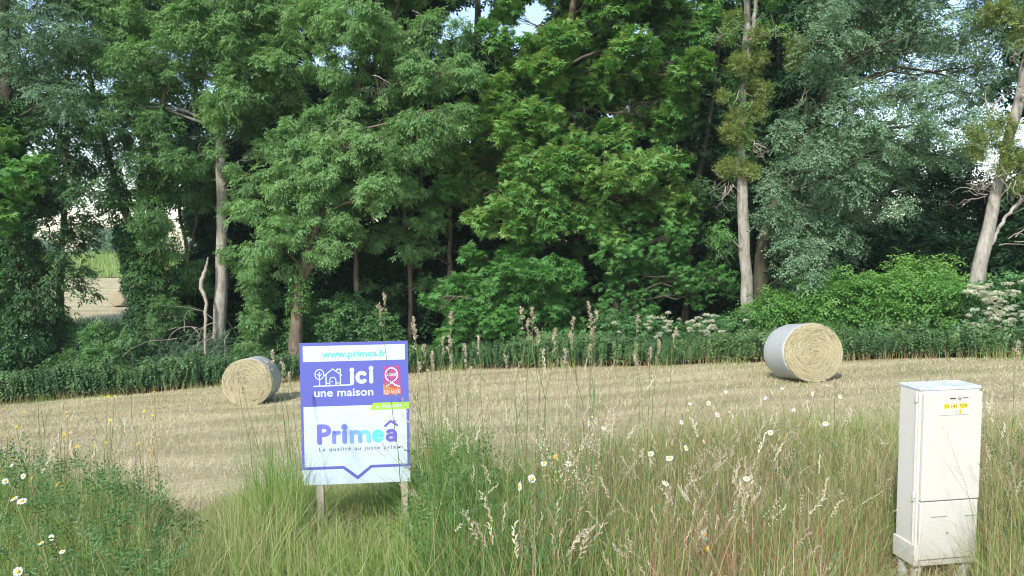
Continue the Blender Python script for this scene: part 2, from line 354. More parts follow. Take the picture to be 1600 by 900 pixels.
DENS = 2.2
def tree(name, label, cat, Yd, trunk, blobs, kind='ash', bark_='bark_brown', dens=1.0, tb=.5, sc=1.0, clump=.34, hang=.35, group='trees of the wood edge',
         ivy=None, catkin=0, depth=1.0, mist=None, twigs=None, dead=0, limbr=.3, extra_trunks=()):
    """trunk: [(px, py, radius m)...] from the base up; blobs: [(px, py, r px[, dy])]"""
    base = W(trunk[0][0], trunk[0][1], Yd); gz = float(gh(base[0], Yd)); base = np.array([base[0], Yd, gz-.1])
    root = empty(name, base, label, cat, group)
    tr = Acc(); paths = []
    for ti, tk in enumerate((trunk,)+tuple(extra_trunks)):
        pts = [W(p[0], p[1], Yd) for p in tk]; rr = [p[2] for p in tk]
        if ti == 0 or pts[0][2] < gz+.8:
            b0 = np.array([pts[0][0]-.0, Yd, gz-.1]); 
            if pts[0][2] > gz+.3: pts = [b0]+pts; rr = [rr[0]*1.35]+rr
            else: pts[0] = b0
        for i in range(1, len(pts)): pts[i][1] += (i*.25*(1 if ti % 2 == 0 else -1)) if ti else 0
        path, rad = smooth_path(pts, rr); tr.tube(path, rad, 10); paths.append((path, rad))
    lf = Acc(); ca = Acc() if catkin else None
    allp = np.concatenate([p for p, _ in paths]); allr = np.concatenate([r for _, r in paths])
    for bi, bl in enumerate(blobs):
        px, py, rp = bl[:3]; r = rp/FPX*Yd; dy = bl[3] if len(bl) > 3 else rng.uniform(-1.7, .7)*depth
        c = W(px, py, Yd+dy)
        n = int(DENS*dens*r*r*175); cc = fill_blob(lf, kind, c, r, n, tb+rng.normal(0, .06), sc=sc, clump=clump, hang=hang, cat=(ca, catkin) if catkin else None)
        d = np.linalg.norm(allp-c, axis=1)+np.maximum(0, allp[:, 2]-c[2]+.3)*2.0; k = int(np.argmin(d)); r0 = min(allr[k]*.5, .016+.011*d[k])
        lp = curve(allp[k], c, 8, .05, .05); tr.tube(lp, np.linspace(r0, .012, 8), 6)
        for q_ in cc[::max(1, len(cc)//9)]:
            s = lp[rng.integers(3, 7)]; tr.tube(curve(s, q_, 5, .08), np.linspace(.013, .004, 5), 4)
    tr.build('trunk', M[bark_], root, base, smooth=True)
    if lf.n: lf.build('crown', M[kind], root, base)
    if ca is not None and ca.n: ca.build('catkins', M['catkin'], root, base)
    if ivy:
        iv = Acc()
        for (ti, y0, y1, ex, n, tb_) in ivy:
            p, r = paths[ti]; z1 = W(0, y0, Yd)[2]; z0 = W(0, y1, Yd)[2]; ivy_on(iv, p, r, z0, z1, ex, n, tb_)
        iv.build('ivy', M['ivy'], root, base)
    if mist:
        for (px, py, rp) in mist:
            c = W(px, py, Yd+rng.uniform(-.6, -.1)); r = rp*.88/FPX*Yd; ml = Acc(); n = int(430*r*r*4)+40
            d = rdir(n); lob = 1+.25*np.sin(d[:, 0]*4+px)*np.cos(d[:, 2]*5+py); P = c+d*(r*.95*lob*rng.random(n)**.5)[:, None]*np.array([1.05, 1, 1.0])
            scatter(ml, 'mistle', P, d+rng.normal(0, .4, (n, 3)), .9, np.clip(.5+.2*d[:, 2]+rng.normal(0, .2, n), 0, 1))
            for q_ in range(16): ml.tube(curve(c, c+rdir(1)[0]*r, 4, .1), [.012, .009, .006, .004], 4, .1)
            o = ml.build('mistletoe_clump', M['mistle'], root, base)
    if twigs:
        for (px, py, rp, n, dx, dyy) in twigs:
            for _ in range(min(n, 14)):
                tw = Acc()
                p0 = W(px+rng.normal(0, rp*.25), py+rng.normal(0, rp*.25), Yd-.3+rng.normal(0, .4)); L = rp/FPX*Yd*rng.uniform(.5, 1.5)
                ang = rng.normal(0, .8); d0 = np.array([dx+rng.normal(0, .5), rng.normal(0, .4), dyy+rng.normal(0, .4)]); d0 /= np.linalg.norm(d0)
                p = [p0]
                for s in range(7):
                    d0 = unit(d0+rng.normal(0, .28, 3)+np.array([0, 0, -.06])); p.append(p[-1]+d0*L/7)
                tw.tube(np.array(p), np.linspace(.016, .004, 8), 4)
                if rng.random() < .6: tw.tube(curve(p[4], p[4]+rdir(1)[0]*L*.4, 5, .1), np.linspace(.008, .003, 5), 4)
                tw.build('dead_twig', M['dead'], root, base)
    return root, paths

# ------------------------------------------------------------ trees of the wood edge (left to right)
tree('ivy_clad_tree', 'dark tree wrapped in thick ivy at the far left of the wood', 'tree', 27.5,
     [(28, 560, .32), (26, 400, .24), (14, 200, .2), (8, 60, .16), (2, -80, .1)],
     [(20, 60, 42), (80, 50, 50), (60, 110, 42), (100, 150, 38), (20, -30, 70), (110, -20, 60), (-40, 40, 70), (-60, 150, 60), (20, 170, 30), (-30, -120, 90), (80, -120, 80)],
     'willow', 'bark_dark', .75, .35, ivy=[(0, 330, 620, .85, 6000, .35), (0, 130, 400, .38, 2400, .45)])
tree('chestnut_tree', 'young chestnut with broad bright leaves at the left edge before the ivy trunk', 'tree', 26.8,
     [(-30, 560, .16), (-22, 400, .13), (-10, 300, .08)], [(15, 280, 42), (55, 325, 30), (10, 340, 32), (-40, 300, 60), (50, 270, 30), (-70, 400, 60), (-30, 230, 50)], 'chestnut', 'bark_dark', 1.0, .6)
tree('slender_tree', 'slender straight tree with ivied foot in front of the far hay field', 'tree', 28.5,
     [(92, 560, .16), (94, 450, .12), (100, 300, .1), (108, 120, .07), (110, 0, .05)],
     [(130, 385, 26), (75, 350, 34), (120, 350, 26), (105, 430, 30), (60, 410, 28), (135, 300, 30), (110, 250, 38), (75, 280, 30), (60, 470, 34), (95, 385, 26), (60, 300, 34), (115, 200, 34), (80, 200, 34), (140, 260, 26), (100, 150, 34), (125, 100, 32), (125, 450, 18), (20, 440, 30), (90, 500, 26)],
     'dark', 'bark_brown', .62, .75, sc=.8, ivy=[(0, 470, 560, .1, 260, .7)])
tree('leaning_tree', 'twin stemmed tree with left stem leaning over and ivy piled up its foot', 'tree', 28.8,
     [(238, 560, .3), (225, 430, .24), (205, 360, .17), (178, 280, .13), (150, 170, .1), (130, 60, .06)],
     [(235, 340, 32), (262, 380, 34), (228, 430, 30), (262, 440, 30), (265, 490, 30), (225, 260, 34), (170, 225, 34), (255, 290, 30), (190, 180, 34), (130, 190, 32), (285, 250, 28), (225, 520, 30), (250, 200, 34)],
     'ash', 'bark_dark', .7, .25, ivy=[(0, 330, 600, .5, 3800, .35), (1, 200, 440, .34, 1800, .75), (0, 240, 340, .15, 500, .4)], extra_trunks=([(236, 440, .2), (240, 340, .17), (252, 250, .12), (275, 120, .08)],))
tree('forked_tree', 'thin dark tree forking in a V between the ivied tree and the pale poplar', 'tree', 31,
     [(294, 560, .12), (296, 400, .1), (282, 350, .07), (275, 260, .05)], [(300, 300, 32), (330, 260, 30), (280, 260, 28), (310, 225, 30), (318, 440, 22), (298, 420, 20)], 'ash', 'bark_brown', .7, .4,
     extra_trunks=([(297, 400, .08), (312, 340, .06), (322, 270, .05)],))
tree('poplar_tree', 'tall tree with thick pale grey trunk and light green crown left of the sign', 'tree', 29,
     [(343, 520, .27), (347, 400, .235), (346, 300, .22), (345, 200, .19), (352, 100, .15), (360, -40, .1), (365, -160, .06)],
     [(300, 50, 48), (350, 20, 48), (400, 60, 50), (330, 100, 44), (440, 90, 48), (270, 110, 40), (380, 130, 46), (440, 150, 44), (240, 40, 44), (200, 90, 42), (190, 20, 44), (150, 90, 36), (330, 170, 30), (240, 160, 36), (180, 160, 36),
      (400, 200, 32), (420, 10, 50), (280, -20, 60), (380, -60, 80), (250, -90, 80), (460, -60, 70), (150, -40, 60), (340, -160, 90), (200, -160, 90), (332, 235, 13, -.6), (362, 262, 15, -.6), (364, 318, 14, -.6), (362, 395, 14, -.6), (350, 150, 34, -1.6), (345, 60, 40, -1.6), (355, 195, 20, -1), (335, 20, 40, -1.6), (385, 290, 20), (370, 330, 16), (410, 240, 26), (130, 150, 26)],
     'ash', 'bark_pale', .95, .62, twigs=[(210, 220, 46, 3, .8, -.4), (320, 245, 30, 2, -1, 0), (175, 75, 40, 4, .3, -.6)])
tree('ash_tree', 'broad ash tree with drooping grey green leaves and forked stump like trunk behind the sign', 'tree', 27.5,
     [(462, 500, .24), (466, 450, .22), (480, 400, .2), (510, 310, .14), (545, 200, .12), (575, 80, .1), (600, -60, .07)],
     [(480, 330, 48), (440, 360, 36), (410, 385, 28), (530, 300, 42), (440, 290, 40), (490, 260, 44), (540, 230, 44), (590, 240, 44), (640, 215, 44), (680, 240, 32), (560, 170, 44), (500, 190, 40), (450, 220, 38), (530, 100, 44),
      (600, 140, 42), (660, 120, 44), (700, 180, 34), (620, 60, 46), (690, 50, 42), (560, 40, 46), (500, 30, 44), (540, 360, 30), (510, 390, 26), (725, 110, 30), (590, 300, 32), (640, 290, 26), (400, 330, 24),
      (460, 420, 22), (520, -40, 60), (620, -50, 70), (700, -60, 60), (560, -150, 90), (680, -160, 80)],
     'ash', 'bark_brown', 1.05, .60, hang=.5, extra_trunks=([(472, 440, .12), (500, 400, .1), (520, 330, .08)], [(535, 250, .11), (556, 160, .1), (605, 40, .08), (630, -40, .06)]),
     ivy=[(0, 430, 500, .1, 200, .9)], twigs=[(600, 130, 50, 14, .2, -.9), (560, 70, 60, 8, .5, .6), (520, 200, 46, 10, .2, -1), (640, 50, 60, 7, 1, -.2), (478, 415, 40, 2, -.5, -.8), (660, 190, 30, 5, .8, -.4)])
tree('coppice_shoots', 'column of light green ash shoots at the foot of the pale poplar', 'shrub', 28.3,
     [(402, 590, .05), (400, 500, .04), (398, 420, .03)], [(400, 425, 24), (385, 455, 20), (410, 465, 24), (398, 500, 26), (402, 535, 26), (415, 560, 22), (385, 545, 18), (375, 410, 18), (425, 400, 20)], 'ash', 'bark_brown', 1.1, .5, sc=.85, depth=.5, group='shrubs along the wood edge')
CH = tree('chestnut_tree', 'great chestnut tree with yellow green flowering leaf clusters at the centre', 'tree', 28.5,
     [(838, 520, .36), (822, 400, .32), (828, 330, .28), (850, 230, .24), (880, 110, .17), (900, -20, .12), (910, -130, .08)],
     [(845, 85, 38), (815, 120, 36), (880, 60, 36), (935, 55, 38), (990, 80, 42), (1020, 120, 40), (865, 150, 40), (930, 130, 42), (985, 160, 40), (1035, 190, 38), (775, 150, 34), (745, 190, 32), (800, 200, 38), (850, 215, 40), (905, 200, 34),
      (960, 220, 36), (720, 250, 30), (765, 250, 36), (820, 265, 40), (880, 270, 40), (935, 275, 38), (990, 265, 36), (1040, 260, 34), (740, 295, 30), (800, 315, 32), (860, 315, 30), (700, 290, 20), (1000, 310, 34), (1050, 310, 30),
      (1070, 60, 36), (1090, 20, 36), (1040, 25, 38), (960, 0, 44), (880, -30, 50), (1080, 110, 32), (820, -60, 60), (1010, -50, 60), (930, -120, 90), (1060, 160, 30), (770, 60, 24), (790, 20, 26), (760, 345, 26, -1.6), (810, 355, 28, -1.8), (865, 350, 28, -1.8), (915, 340, 28, -1.6), (945, 365, 24, -1.4), (850, 180, 34, -2), (860, 110, 34, -2), (835, 260, 34, -2), (830, 330, 30, -1.6), (880, 60, 34, -2), (900, 240, 34, -2.2)],
     'chestnut', 'bark_brown', 1.3, .62, hang=.2, catkin=.6, depth=1.5, twigs=[(870, 120, 34, 9, .3, -.9), (910, 170, 26, 6, .2, -.9), (820, 160, 26, 6, -.1, -1), (735, 60, 34, 8, .9, -.2)])
tree('chestnut_shrub', 'dense mid green chestnut coppice skirt under the great chestnut', 'shrub', 27.6,
     [(800, 580, .08), (800, 500, .07), (802, 430, .05)],
     [(800, 420, 34), (760, 430, 32), (850, 430, 36), (720, 450, 28), (690, 465, 20), (810, 460, 42), (760, 475, 38), (870, 470, 38), (720, 490, 30), (840, 500, 36), (890, 505, 28), (790, 510, 32), (730, 520, 26), (700, 530, 22), (880, 435, 26), (670, 468, 12), (740, 400, 22), (820, 395, 24), (860, 535, 26)],
     'chestnut', 'bark_brown', 1.25, .36, hang=.3, depth=.9, group='shrubs along the wood edge')
tree('ash_tree', 'low spreading branches hanging dark to mid green at the right of the great chestnut', 'tree', 27.6,
     [(965, 520, .16), (960, 440, .14), (985, 350, .1), (1010, 260, .07)],
     [(980, 340, 40), (1030, 350, 40), (1060, 370, 30), (1000, 390, 42), (1045, 400, 34), (960, 400, 30), (985, 440, 38), (1030, 440, 36), (950, 450, 28), (1000, 480, 30), (1070, 430, 28), (1110, 430, 26), (1090, 460, 26), (1140, 440, 20), (1075, 330, 26), (935, 480, 20)],
     'chestnut', 'bark_dark', .85, .30, sc=.75, hang=.5)
tree('leaning_tree', 'slim dark trunk slanting up between chestnut and the mistletoe poplar', 'tree', 29,
     [(1068, 520, .14), (1075, 380, .12), (1095, 270, .1), (1112, 170, .08), (1125, 60, .05)],
     [(1105, 190, 24), (1090, 240, 24), (1120, 130, 24), (1100, 300, 26), (1075, 290, 20), (1130, 320, 24), (1120, 370, 26), (1090, 150, 20), (1120, 40, 26), (1130, 390, 30)], 'dark', 'bark_dark', .55, .8, sc=.7)
tree('mistletoe_poplar', 'bare pale poplar trunk hung with olive mistletoe balls right of centre', 'tree', 24.5,
     [(1170, 500, .235), (1164, 400, .2), (1157, 280, .175), (1158, 180, .15), (1165, 90, .12), (1167, 0, .1), (1168, -110, .06)],
     [(1195, 20, 20), (1210, 45, 16), (1150, 40, 14), (1205, -20, 30), (1140, -30, 30), (1170, -90, 50), (1125, 60, 12), (1195, 240, 14), (1120, 360, 18)], 'hazel', 'bark_pale', .8, .35, sc=.8,
     mist=[(1187, 55, 13), (1190, 88, 10), (1146, 30, 14), (1140, 55, 11), (1245, 75, 17), (1240, 100, 8), (1155, 100, 17), (1178, 100, 12), (1190, 140, 14), (1180, 172, 15), (1150, 185, 18), (1140, 208, 15), (1160, 212, 14), (1130, 150, 7), (1172, 125, 10), (1135, 262, 14), (1162, 262, 13), (1178, 268, 8)],
     ivy=[(0, 60, 260, .16, 420, .75)], twigs=[(1172, 230, 26, 10, .5, .4), (1135, 290, 26, 14, -.4, -.8), (1190, 290, 28, 8, .7, -.2), (1150, 60, 34, 4, -.8, .6), (1215, 55, 30, 5, .9, .3), (1160, 150, 26, 8, .2, -1)],
     extra_trunks=([(1160, 150, .1), (1172, 60, .08), (1178, -20, .06)],))
tree('willow_tree', 'large grey green willow with small shimmering leaves filling the upper right', 'tree', 25.5,
     [(1195, 520, .3), (1182, 430, .26), (1200, 340, .22), (1245, 240, .18), (1300, 140, .14), (1350, 30, .1), (1380, -80, .07)],
     [(1260, 370, 44), (1225, 340, 34), (1300, 350, 44), (1340, 330, 36), (1275, 300, 44), (1330, 280, 44), (1240, 270, 34), (1290, 240, 40), (1350, 230, 44), (1390, 270, 34), (1220, 210, 28), (1270, 180, 32), (1330, 170, 42), (1400, 200, 44),
      (1450, 230, 36), (1380, 130, 44), (1440, 150, 42), (1490, 190, 34), (1310, 110, 34), (1360, 70, 42), (1420, 80, 44), (1480, 110, 40), (1530, 150, 32), (1300, 50, 34), (1270, 90, 18), (1350, 10, 44), (1410, 20, 44), (1470, 40, 44), (1530, 80, 40),
      (1290, 0, 34), (1540, 20, 40), (1240, 395, 36), (1290, 400, 36), (1330, 385, 24), (1220, 430, 24), (1260, 430, 28), (1205, 300, 26), (1400, 320, 20), (1430, -60, 70), (1340, -70, 70), (1520, -60, 60), (1560, 120, 26), (1500, 250, 20), (1420, -160, 90)],
     'willow', 'bark_dark', 1.0, .52, hang=.35, depth=1.5, twigs=[(1290, 65, 50, 6, 1, .0), (1270, 150, 40, 8, -.2, -.9), (1380, 60, 40, 5, 1, .1)])
tree('dark_oak', 'dark spreading tree with sky showing through behind the willow at right', 'tree', 31,
     [(1480, 520, .3), (1470, 420, .26), (1450, 330, .2), (1420, 250, .12)],
     [(1410, 350, 34), (1450, 370, 38), (1490, 350, 36), (1430, 300, 30), (1480, 300, 30), (1530, 370, 36), (1560, 340, 30), (1590, 390, 40), (1390, 400, 40), (1440, 410, 40), (1510, 410, 40), (1560, 420, 36), (1400, 260, 26), (1540, 290, 24), (1600, 320, 36), (1640, 380, 50), (1620, 260, 40), (1500, 250, 26), (1490, 320, 30), (1520, 310, 28), (1480, 285, 26), (1545, 320, 26), (1575, 345, 28), (1370, 360, 30), (1470, 260, 20)],
     'dark', 'bark_dark', .8, .35, extra_trunks=([(1465, 400, .16), (1420, 340, .11), (1380, 300, .06)], [(1470, 400, .14), (1530, 350, .1), (1590, 320, .06)]))
tree('leaning_poplar', 'pale leaning poplar trunk with mistletoe and dead twigs at the right edge', 'tree', 22.3,
     [(1518, 475, .21), (1530, 420, .20), (1555, 310, .175), (1585, 190, .15), (1605, 90, .12), (1618, -20, .08)],
     [(1600, 70, 16), (1640, 20, 40), (1660, 120, 40), (1600, -40, 40), (1680, -60, 60)], 'willow', 'bark_pale', .7, .5,
     mist=[(1540, 210, 18), (1525, 225, 14), (1555, 190, 14), (1570, 225, 18), (1520, 205, 8), (1588, 250, 14), (1595, 290, 14), (1565, 260, 12), (1543, 25, 18), (1562, 15, 14), (1597, 30, 14), (1592, 60, 10), (1578, 195, 12), (1530, 240, 10)],
     twigs=[(1560, 270, 40, 22, -.3, -.6), (1548, 170, 26, 8, .1, .8), (1590, 290, 44, 18, .4, -.5), (1535, 300, 32, 12, -.9, .1), (1590, 85, 26, 8, -.3, .2), (1590, 370, 50, 5, 1, .2)],
     extra_trunks=([(1543, 390, .055), (1562, 340, .05), (1600, 290, .04)],))
for (px, Yt, lab) in [(556, 29.5, 'slim bare trunk seen over the left half of the sign'), (640, 30.5, 'dark slim trunk with leafy shoots right above the sign corner'), (657, 31.5, 'thinner dark trunk close behind the one above the sign corner'), (700, 30, 'slim stem between those trunks and the chestnut skirt'), (905, 30.5, 'slim shaded trunk right of the great chestnut trunk'), (1005, 30, 'slim shaded trunk left of the mistletoe poplar')]:
    tree('slender_tree', lab, 'tree', Yt, [(px, 540, .11), (px+rng.normal(0, 3), 420, .1), (px+rng.normal(0, 6), 330, .08), (px+rng.normal(0, 12), 200, .06)],
         [(px+rng.normal(0, 26), rng.uniform(290, 400), rng.uniform(12, 22)) for _ in range(7)]+[(px+rng.normal(0, 20), rng.uniform(430, 490), 13) for _ in range(3)], 'ash', 'bark_brown', .8, .5, sc=.9)
# second row, in the shade of the first
back = [(770, 38, 'shaded tree filling the gap left of the great chestnut trunk'), (-260, 32, 'shaded tree well beyond the left edge'), (-380, 30, 'shaded tree farthest beyond the left edge'), (1820, 26, 'shaded tree farthest beyond the right edge'), (-140, 38, 'tall shaded tree in the second row beyond the left edge'), (560, 33, 'slim shaded tree with bare lower trunk seen just above the sign'), (640, 35, 'dark trunk standing deep in shade right above the sign'),
        (735, 36, 'shaded tree in the gap between ash and great chestnut'), (905, 34, 'shaded tree directly behind the great chestnut'), (1000, 37, 'second shaded tree behind the chestnut, farther right'), (1110, 34, 'shaded tree behind the mistletoe poplar trunk'), (1165, 39, 'far shaded tree filling the gap behind the mistletoe poplar'),
        (1215, 32, 'shaded tree hidden behind the willow'), (1330, 36, 'second shaded tree behind the willow, farther right'), (1700, 27, 'shaded tree beyond the right edge'), (455, 36, 'shaded tree behind the forked ash trunk'), (385, 38, 'shaded tree seen past the pale poplar trunk')]
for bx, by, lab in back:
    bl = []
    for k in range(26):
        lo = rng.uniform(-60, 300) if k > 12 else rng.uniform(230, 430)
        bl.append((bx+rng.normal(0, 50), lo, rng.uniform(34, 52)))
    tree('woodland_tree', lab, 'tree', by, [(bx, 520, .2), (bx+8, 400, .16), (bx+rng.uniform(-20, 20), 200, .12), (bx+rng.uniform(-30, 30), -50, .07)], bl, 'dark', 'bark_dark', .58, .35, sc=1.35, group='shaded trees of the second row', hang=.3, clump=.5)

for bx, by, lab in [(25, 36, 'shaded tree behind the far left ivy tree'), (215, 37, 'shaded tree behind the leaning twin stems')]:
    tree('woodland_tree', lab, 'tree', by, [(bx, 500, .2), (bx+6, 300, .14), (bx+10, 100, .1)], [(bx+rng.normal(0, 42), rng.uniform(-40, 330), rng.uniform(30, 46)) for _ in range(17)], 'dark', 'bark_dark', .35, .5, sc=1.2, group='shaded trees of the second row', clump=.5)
# ------------------------------------------------------------ shrubs
def hedge_at(px):
    u = (px-800)/FPX; y = 22.0
    for _ in range(30): y = .5*y+.5*float(hedge_y(u*y))
    return y
def shrub(name, label, Yd, blobs, kind, dens=1.2, tb=.5, sc=1.0, flowers=None, stems=5, group='shrubs along the wood edge', clump=.26, fs=1.0, off=None):
    pxm = sum(b_[0] for b_ in blobs)/len(blobs)
    if off is not None: Yd = hedge_at(pxm)+off
    Y00 = Yd; x0 = (pxm-800)/FPX*Yd; gz = float(gh(x0, Yd)); base = np.array([x0, Yd, gz])
    root = empty(name, base, label, 'shrub', group); lf = Acc(); st = Acc()
    cs = []
    for bl in blobs:
        px, py, rp = bl[:3]; dy = bl[3] if len(bl) > 3 else rng.uniform(-.5, .7)
        if off is not None: Yd = hedge_at(px)+off
        r = rp/FPX*Yd; c = W(px, py, Yd+dy)
        fill_blob(lf, kind, c, r, int(1.5*dens*r*r*230), tb, sc=sc, clump=clump, hang=.15); cs.append((c, r))
        g0 = np.array([c[0]*.8+x0*.2, Yd+dy*.5, float(gh(c[0], Yd))-.05])
        st.tube(curve(g0, c, 6, .05), np.linspace(.035, .012, 6), 5)
        # skirt of foliage down to the ground
        zz = c[2]-r*.6
        while zz > gh(c[0], Yd)+.2:
            fill_blob(lf, kind, np.array([c[0]+rng.normal(0, .15), c[1]-.1, zz]), r*.8, int(1.4*dens*r*r*150), tb-.1, sc=sc, clump=clump, hang=.15); zz -= r*.9
    lf.build('foliage', M[kind], root, base); st.build('stem', M['bark_brown'], root, base)
    if flowers:
        for (px, py, sz, dy) in flowers:
            if off is not None: Yd = hedge_at(px)+off
            c = W(px, py, Yd+dy); fl = Acc(); R_ = sz/FPX*Yd; n = 34
            a_ = rng.uniform(0, 6.28, n); rr = R_*np.sqrt(rng.random(n)); P = c+np.stack([rr*np.cos(a_), rr*np.sin(a_), R_*.35*(1-(rr/R_)**2)+rng.normal(0, .01, n)], -1)
            scatter(fl, 'umbel', P, np.stack([np.cos(a_), np.sin(a_), .1+0*a_], -1)+rng.normal(0, .12, (n, 3)), .28*fs, rng.random(n))
            fl.tube(curve(c-np.array([0, -.05, .12]), c, 3, .02), [.004, .004, .004], 4, .2)
            fl.build('flower_head', M['elderflower'], root, base)
    return root
fl = [(rng.uniform(1512, 1605), 440+70*rng.random()**.9, rng.uniform(2.6, 6), rng.uniform(-1.5, -.7)) for _ in range(60)]+[(rng.uniform(1512, 1570), rng.uniform(480, 515), rng.uniform(3, 6), -1.3) for _ in range(10)]
shrub('hazel_shrub', 'long bright green hazel thicket behind the right hand bale', 20.5,
      [(1180, 490, 24), (1200, 470, 22), (1225, 462, 24), (1250, 480, 28), (1265, 450, 22), (1290, 462, 26), (1315, 440, 22), (1330, 468, 28), (1360, 450, 26), (1390, 448, 26), (1375, 485, 28), (1420, 450, 26), (1450, 455, 28), (1430, 485, 28), (1480, 455, 26), (1490, 485, 28), (1300, 492, 26), (1170, 510, 18), (1510, 470, 20), (1230, 500, 24)], 'hazel', 1.35, .55, .95, off=2.6)
shrub('hazel_shrub', 'pale olive green bush rising behind the hazel thicket at right', 22.8, [(1390, 425, 22), (1420, 415, 22), (1450, 420, 22), (1480, 415, 24), (1500, 432, 20), (1360, 435, 18)], 'hazel', .9, .75, .95)
shrub('elder_shrub', 'elder bush covered in cream flower heads at the right edge', 18.9,
      [(1530, 470, 22), (1560, 455, 24), (1590, 450, 24), (1545, 495, 22), (1580, 490, 26), (1610, 480, 30), (1640, 470, 36), (1680, 490, 40), (1615, 440, 24)], 'elder', 1.3, .55, .9, fl, off=2.5)
fl = [(rng.normal(1100, 26), rng.uniform(492, 525), rng.uniform(3, 5.5), -1.2) for _ in range(26)]+[(rng.normal(1015, 24), rng.uniform(488, 530), rng.uniform(2.5, 5), -1.2) for _ in range(20)]
shrub('elder_shrub', 'low elder bush with small cream flowers between chestnut and hazel', 23.6,
      [(945, 500, 22), (980, 505, 24), (1010, 510, 24), (1040, 515, 22), (1070, 520, 20), (1100, 512, 20), (1130, 505, 22), (1150, 500, 18), (960, 525, 20), (1000, 530, 20), (1120, 530, 20)], 'elder', 1.3, .5, .9, fl, off=2.4)
shrub('elder_shrub', 'leafy dark green bush just behind the sign top', 25.6, [(480, 500, 26), (515, 490, 28), (545, 480, 26), (575, 500, 26), (605, 510, 22), (500, 525, 26), (550, 520, 28), (460, 525, 22), (600, 535, 24)], 'elder', 1.2, .62, 1.05, off=2.4)
shrub('hazel_shrub', 'rounded blue green bush with one raised top at left of the hedge', 25.4, [(155, 528, 20), (158, 550, 24), (125, 562, 26), (95, 570, 24), (140, 580, 24), (175, 572, 20), (85, 588, 20), (152, 515, 12)], 'elder', 1.3, .8, .8, off=2.3)
shrub('hazel_shrub', 'shaded bush at the foot of the ivy clad tree', 25.8, [(0, 545, 30), (30, 560, 28), (-40, 560, 40), (55, 585, 22), (10, 580, 28), (-90, 560, 50)], 'elder', 1.1, .4, 1.1, off=2.6)
br = shrub('bramble_heap', 'grey green bramble heap tangled with dead twigs left of the small bale', 25.9, [(250, 540, 26), (280, 530, 26), (310, 535, 28), (340, 545, 26), (225, 565, 24), (270, 560, 28), (320, 565, 28), (360, 570, 22), (300, 575, 24), (240, 585, 20)], 'willow', 1.0, .3, .9, off=2.4)
for k in range(13):
    tw = Acc()
    p0 = W(rng.normal(312, 30), rng.normal(515, 12), 27.4+rng.normal(0, .3)); d0 = unit(np.array([rng.normal(-.3, .8), rng.normal(-.2, .4), rng.normal(.1, .5)])); p = [p0]; L = rng.uniform(.8, 2.4)
    for s in range(8): d0 = unit(d0+rng.normal(0, .2, 3)+np.array([0, 0, -.13])); p.append(p[-1]+d0*L/8)
    tw.tube(np.array(p), np.linspace(.014, .004, 9), 4); tw.build('dead_twig', M['dead'], br, np.array(br.location))
sn = Acc(); sp, sr = smooth_path([W(320, 530, 28.2), W(322, 480, 28.3), W(323, 468, 28.3), W(312, 447, 28.3), (W(321, 425, 28.3)), W(325, 402, 28.4)], [.06, .07, .065, .085, .075, .025], 24, .014)
sp[0][2] = gh(sp[0][0], sp[0][1])-.1; sn.tube(sp, sr, 8)
o = sn.build('dead_snag', M['dead'], None, sp[0], smooth=True); tag(o, 'pale crooked dead snag standing beside the poplar trunk', 'dead tree')

for k, (px, Yd, lab) in enumerate([(-60, 31, 'behind the far left ivy tree'), (330, 32, 'just right of the ivied leaning tree'), (400, 33, 'behind the ash shoots'), (465, 32, 'behind the forked ash trunk'), (535, 31.5, 'above the sign on its left'), (600, 32, 'above the sign on its right'), (665, 32.5, 'left of the chestnut skirt'),
        (740, 33, 'behind the left of the chestnut skirt'), (830, 33, 'behind the great chestnut trunk'), (920, 32, 'right of the chestnut skirt'), (990, 31.5, 'in the deep shade left of the mistletoe poplar'), (1060, 31, 'in the gap just left of the mistletoe poplar'), (1130, 30.5, 'behind the mistletoe poplar foot'), (1220, 30, 'behind the left of the hazel thicket'),
        (1310, 29.5, 'behind the middle of the hazel thicket'), (1400, 28.5, 'behind the right of the hazel thicket'), (1500, 27.5, 'left of the leaning poplar foot'), (1590, 26.5, 'at the right edge behind the elder'), (1680, 25.5, 'beyond the right edge')]):
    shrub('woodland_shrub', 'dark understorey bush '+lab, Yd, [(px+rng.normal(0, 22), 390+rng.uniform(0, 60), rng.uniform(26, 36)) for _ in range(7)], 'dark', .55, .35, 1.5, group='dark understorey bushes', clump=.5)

# far trees on the hill
def far_tree(px, top, ybase, Yd, wpx, label):
    hpx = ybase-top; bl = [(px+rng.normal(0, wpx*.33), top+hpx*rng.uniform(.15, .85), wpx*rng.uniform(.25, .4)) for _ in range(14)]
    tree('distant_tree', label, 'tree', Yd, [(px, ybase, .4), (px, top+hpx*.3, .25)], bl, 'willow', 'bark_brown', .09, .4, sc=3.2, group='distant trees beyond the hill field', clump=1.4, depth=2.0)
far_tree(155, 345, 400, 118, 34, 'distant pale tree on the hill crest above the far bale')
far_tree(180, 352, 400, 124, 26, 'distant tree just right of the one above the far bale')
for k, (px, t_) in enumerate([(5, 372), (60, 380), (320, 365), (420, 360), (560, 375), (690, 370), (1120, 372), (1400, 360), (1580, 362)]):
    far_tree(px, t_, 398, 190, 40, ['distant tree seen past the far left ivy trunk', 'small distant tree left of the far bale', 'distant tree behind the forked tree', 'distant tree behind the ash shoots', 'distant tree behind the sign', 'distant tree left of the great chestnut',
             'distant tree behind the mistletoe poplar', 'distant tree behind the dark oak', 'distant tree at the far right'][k])

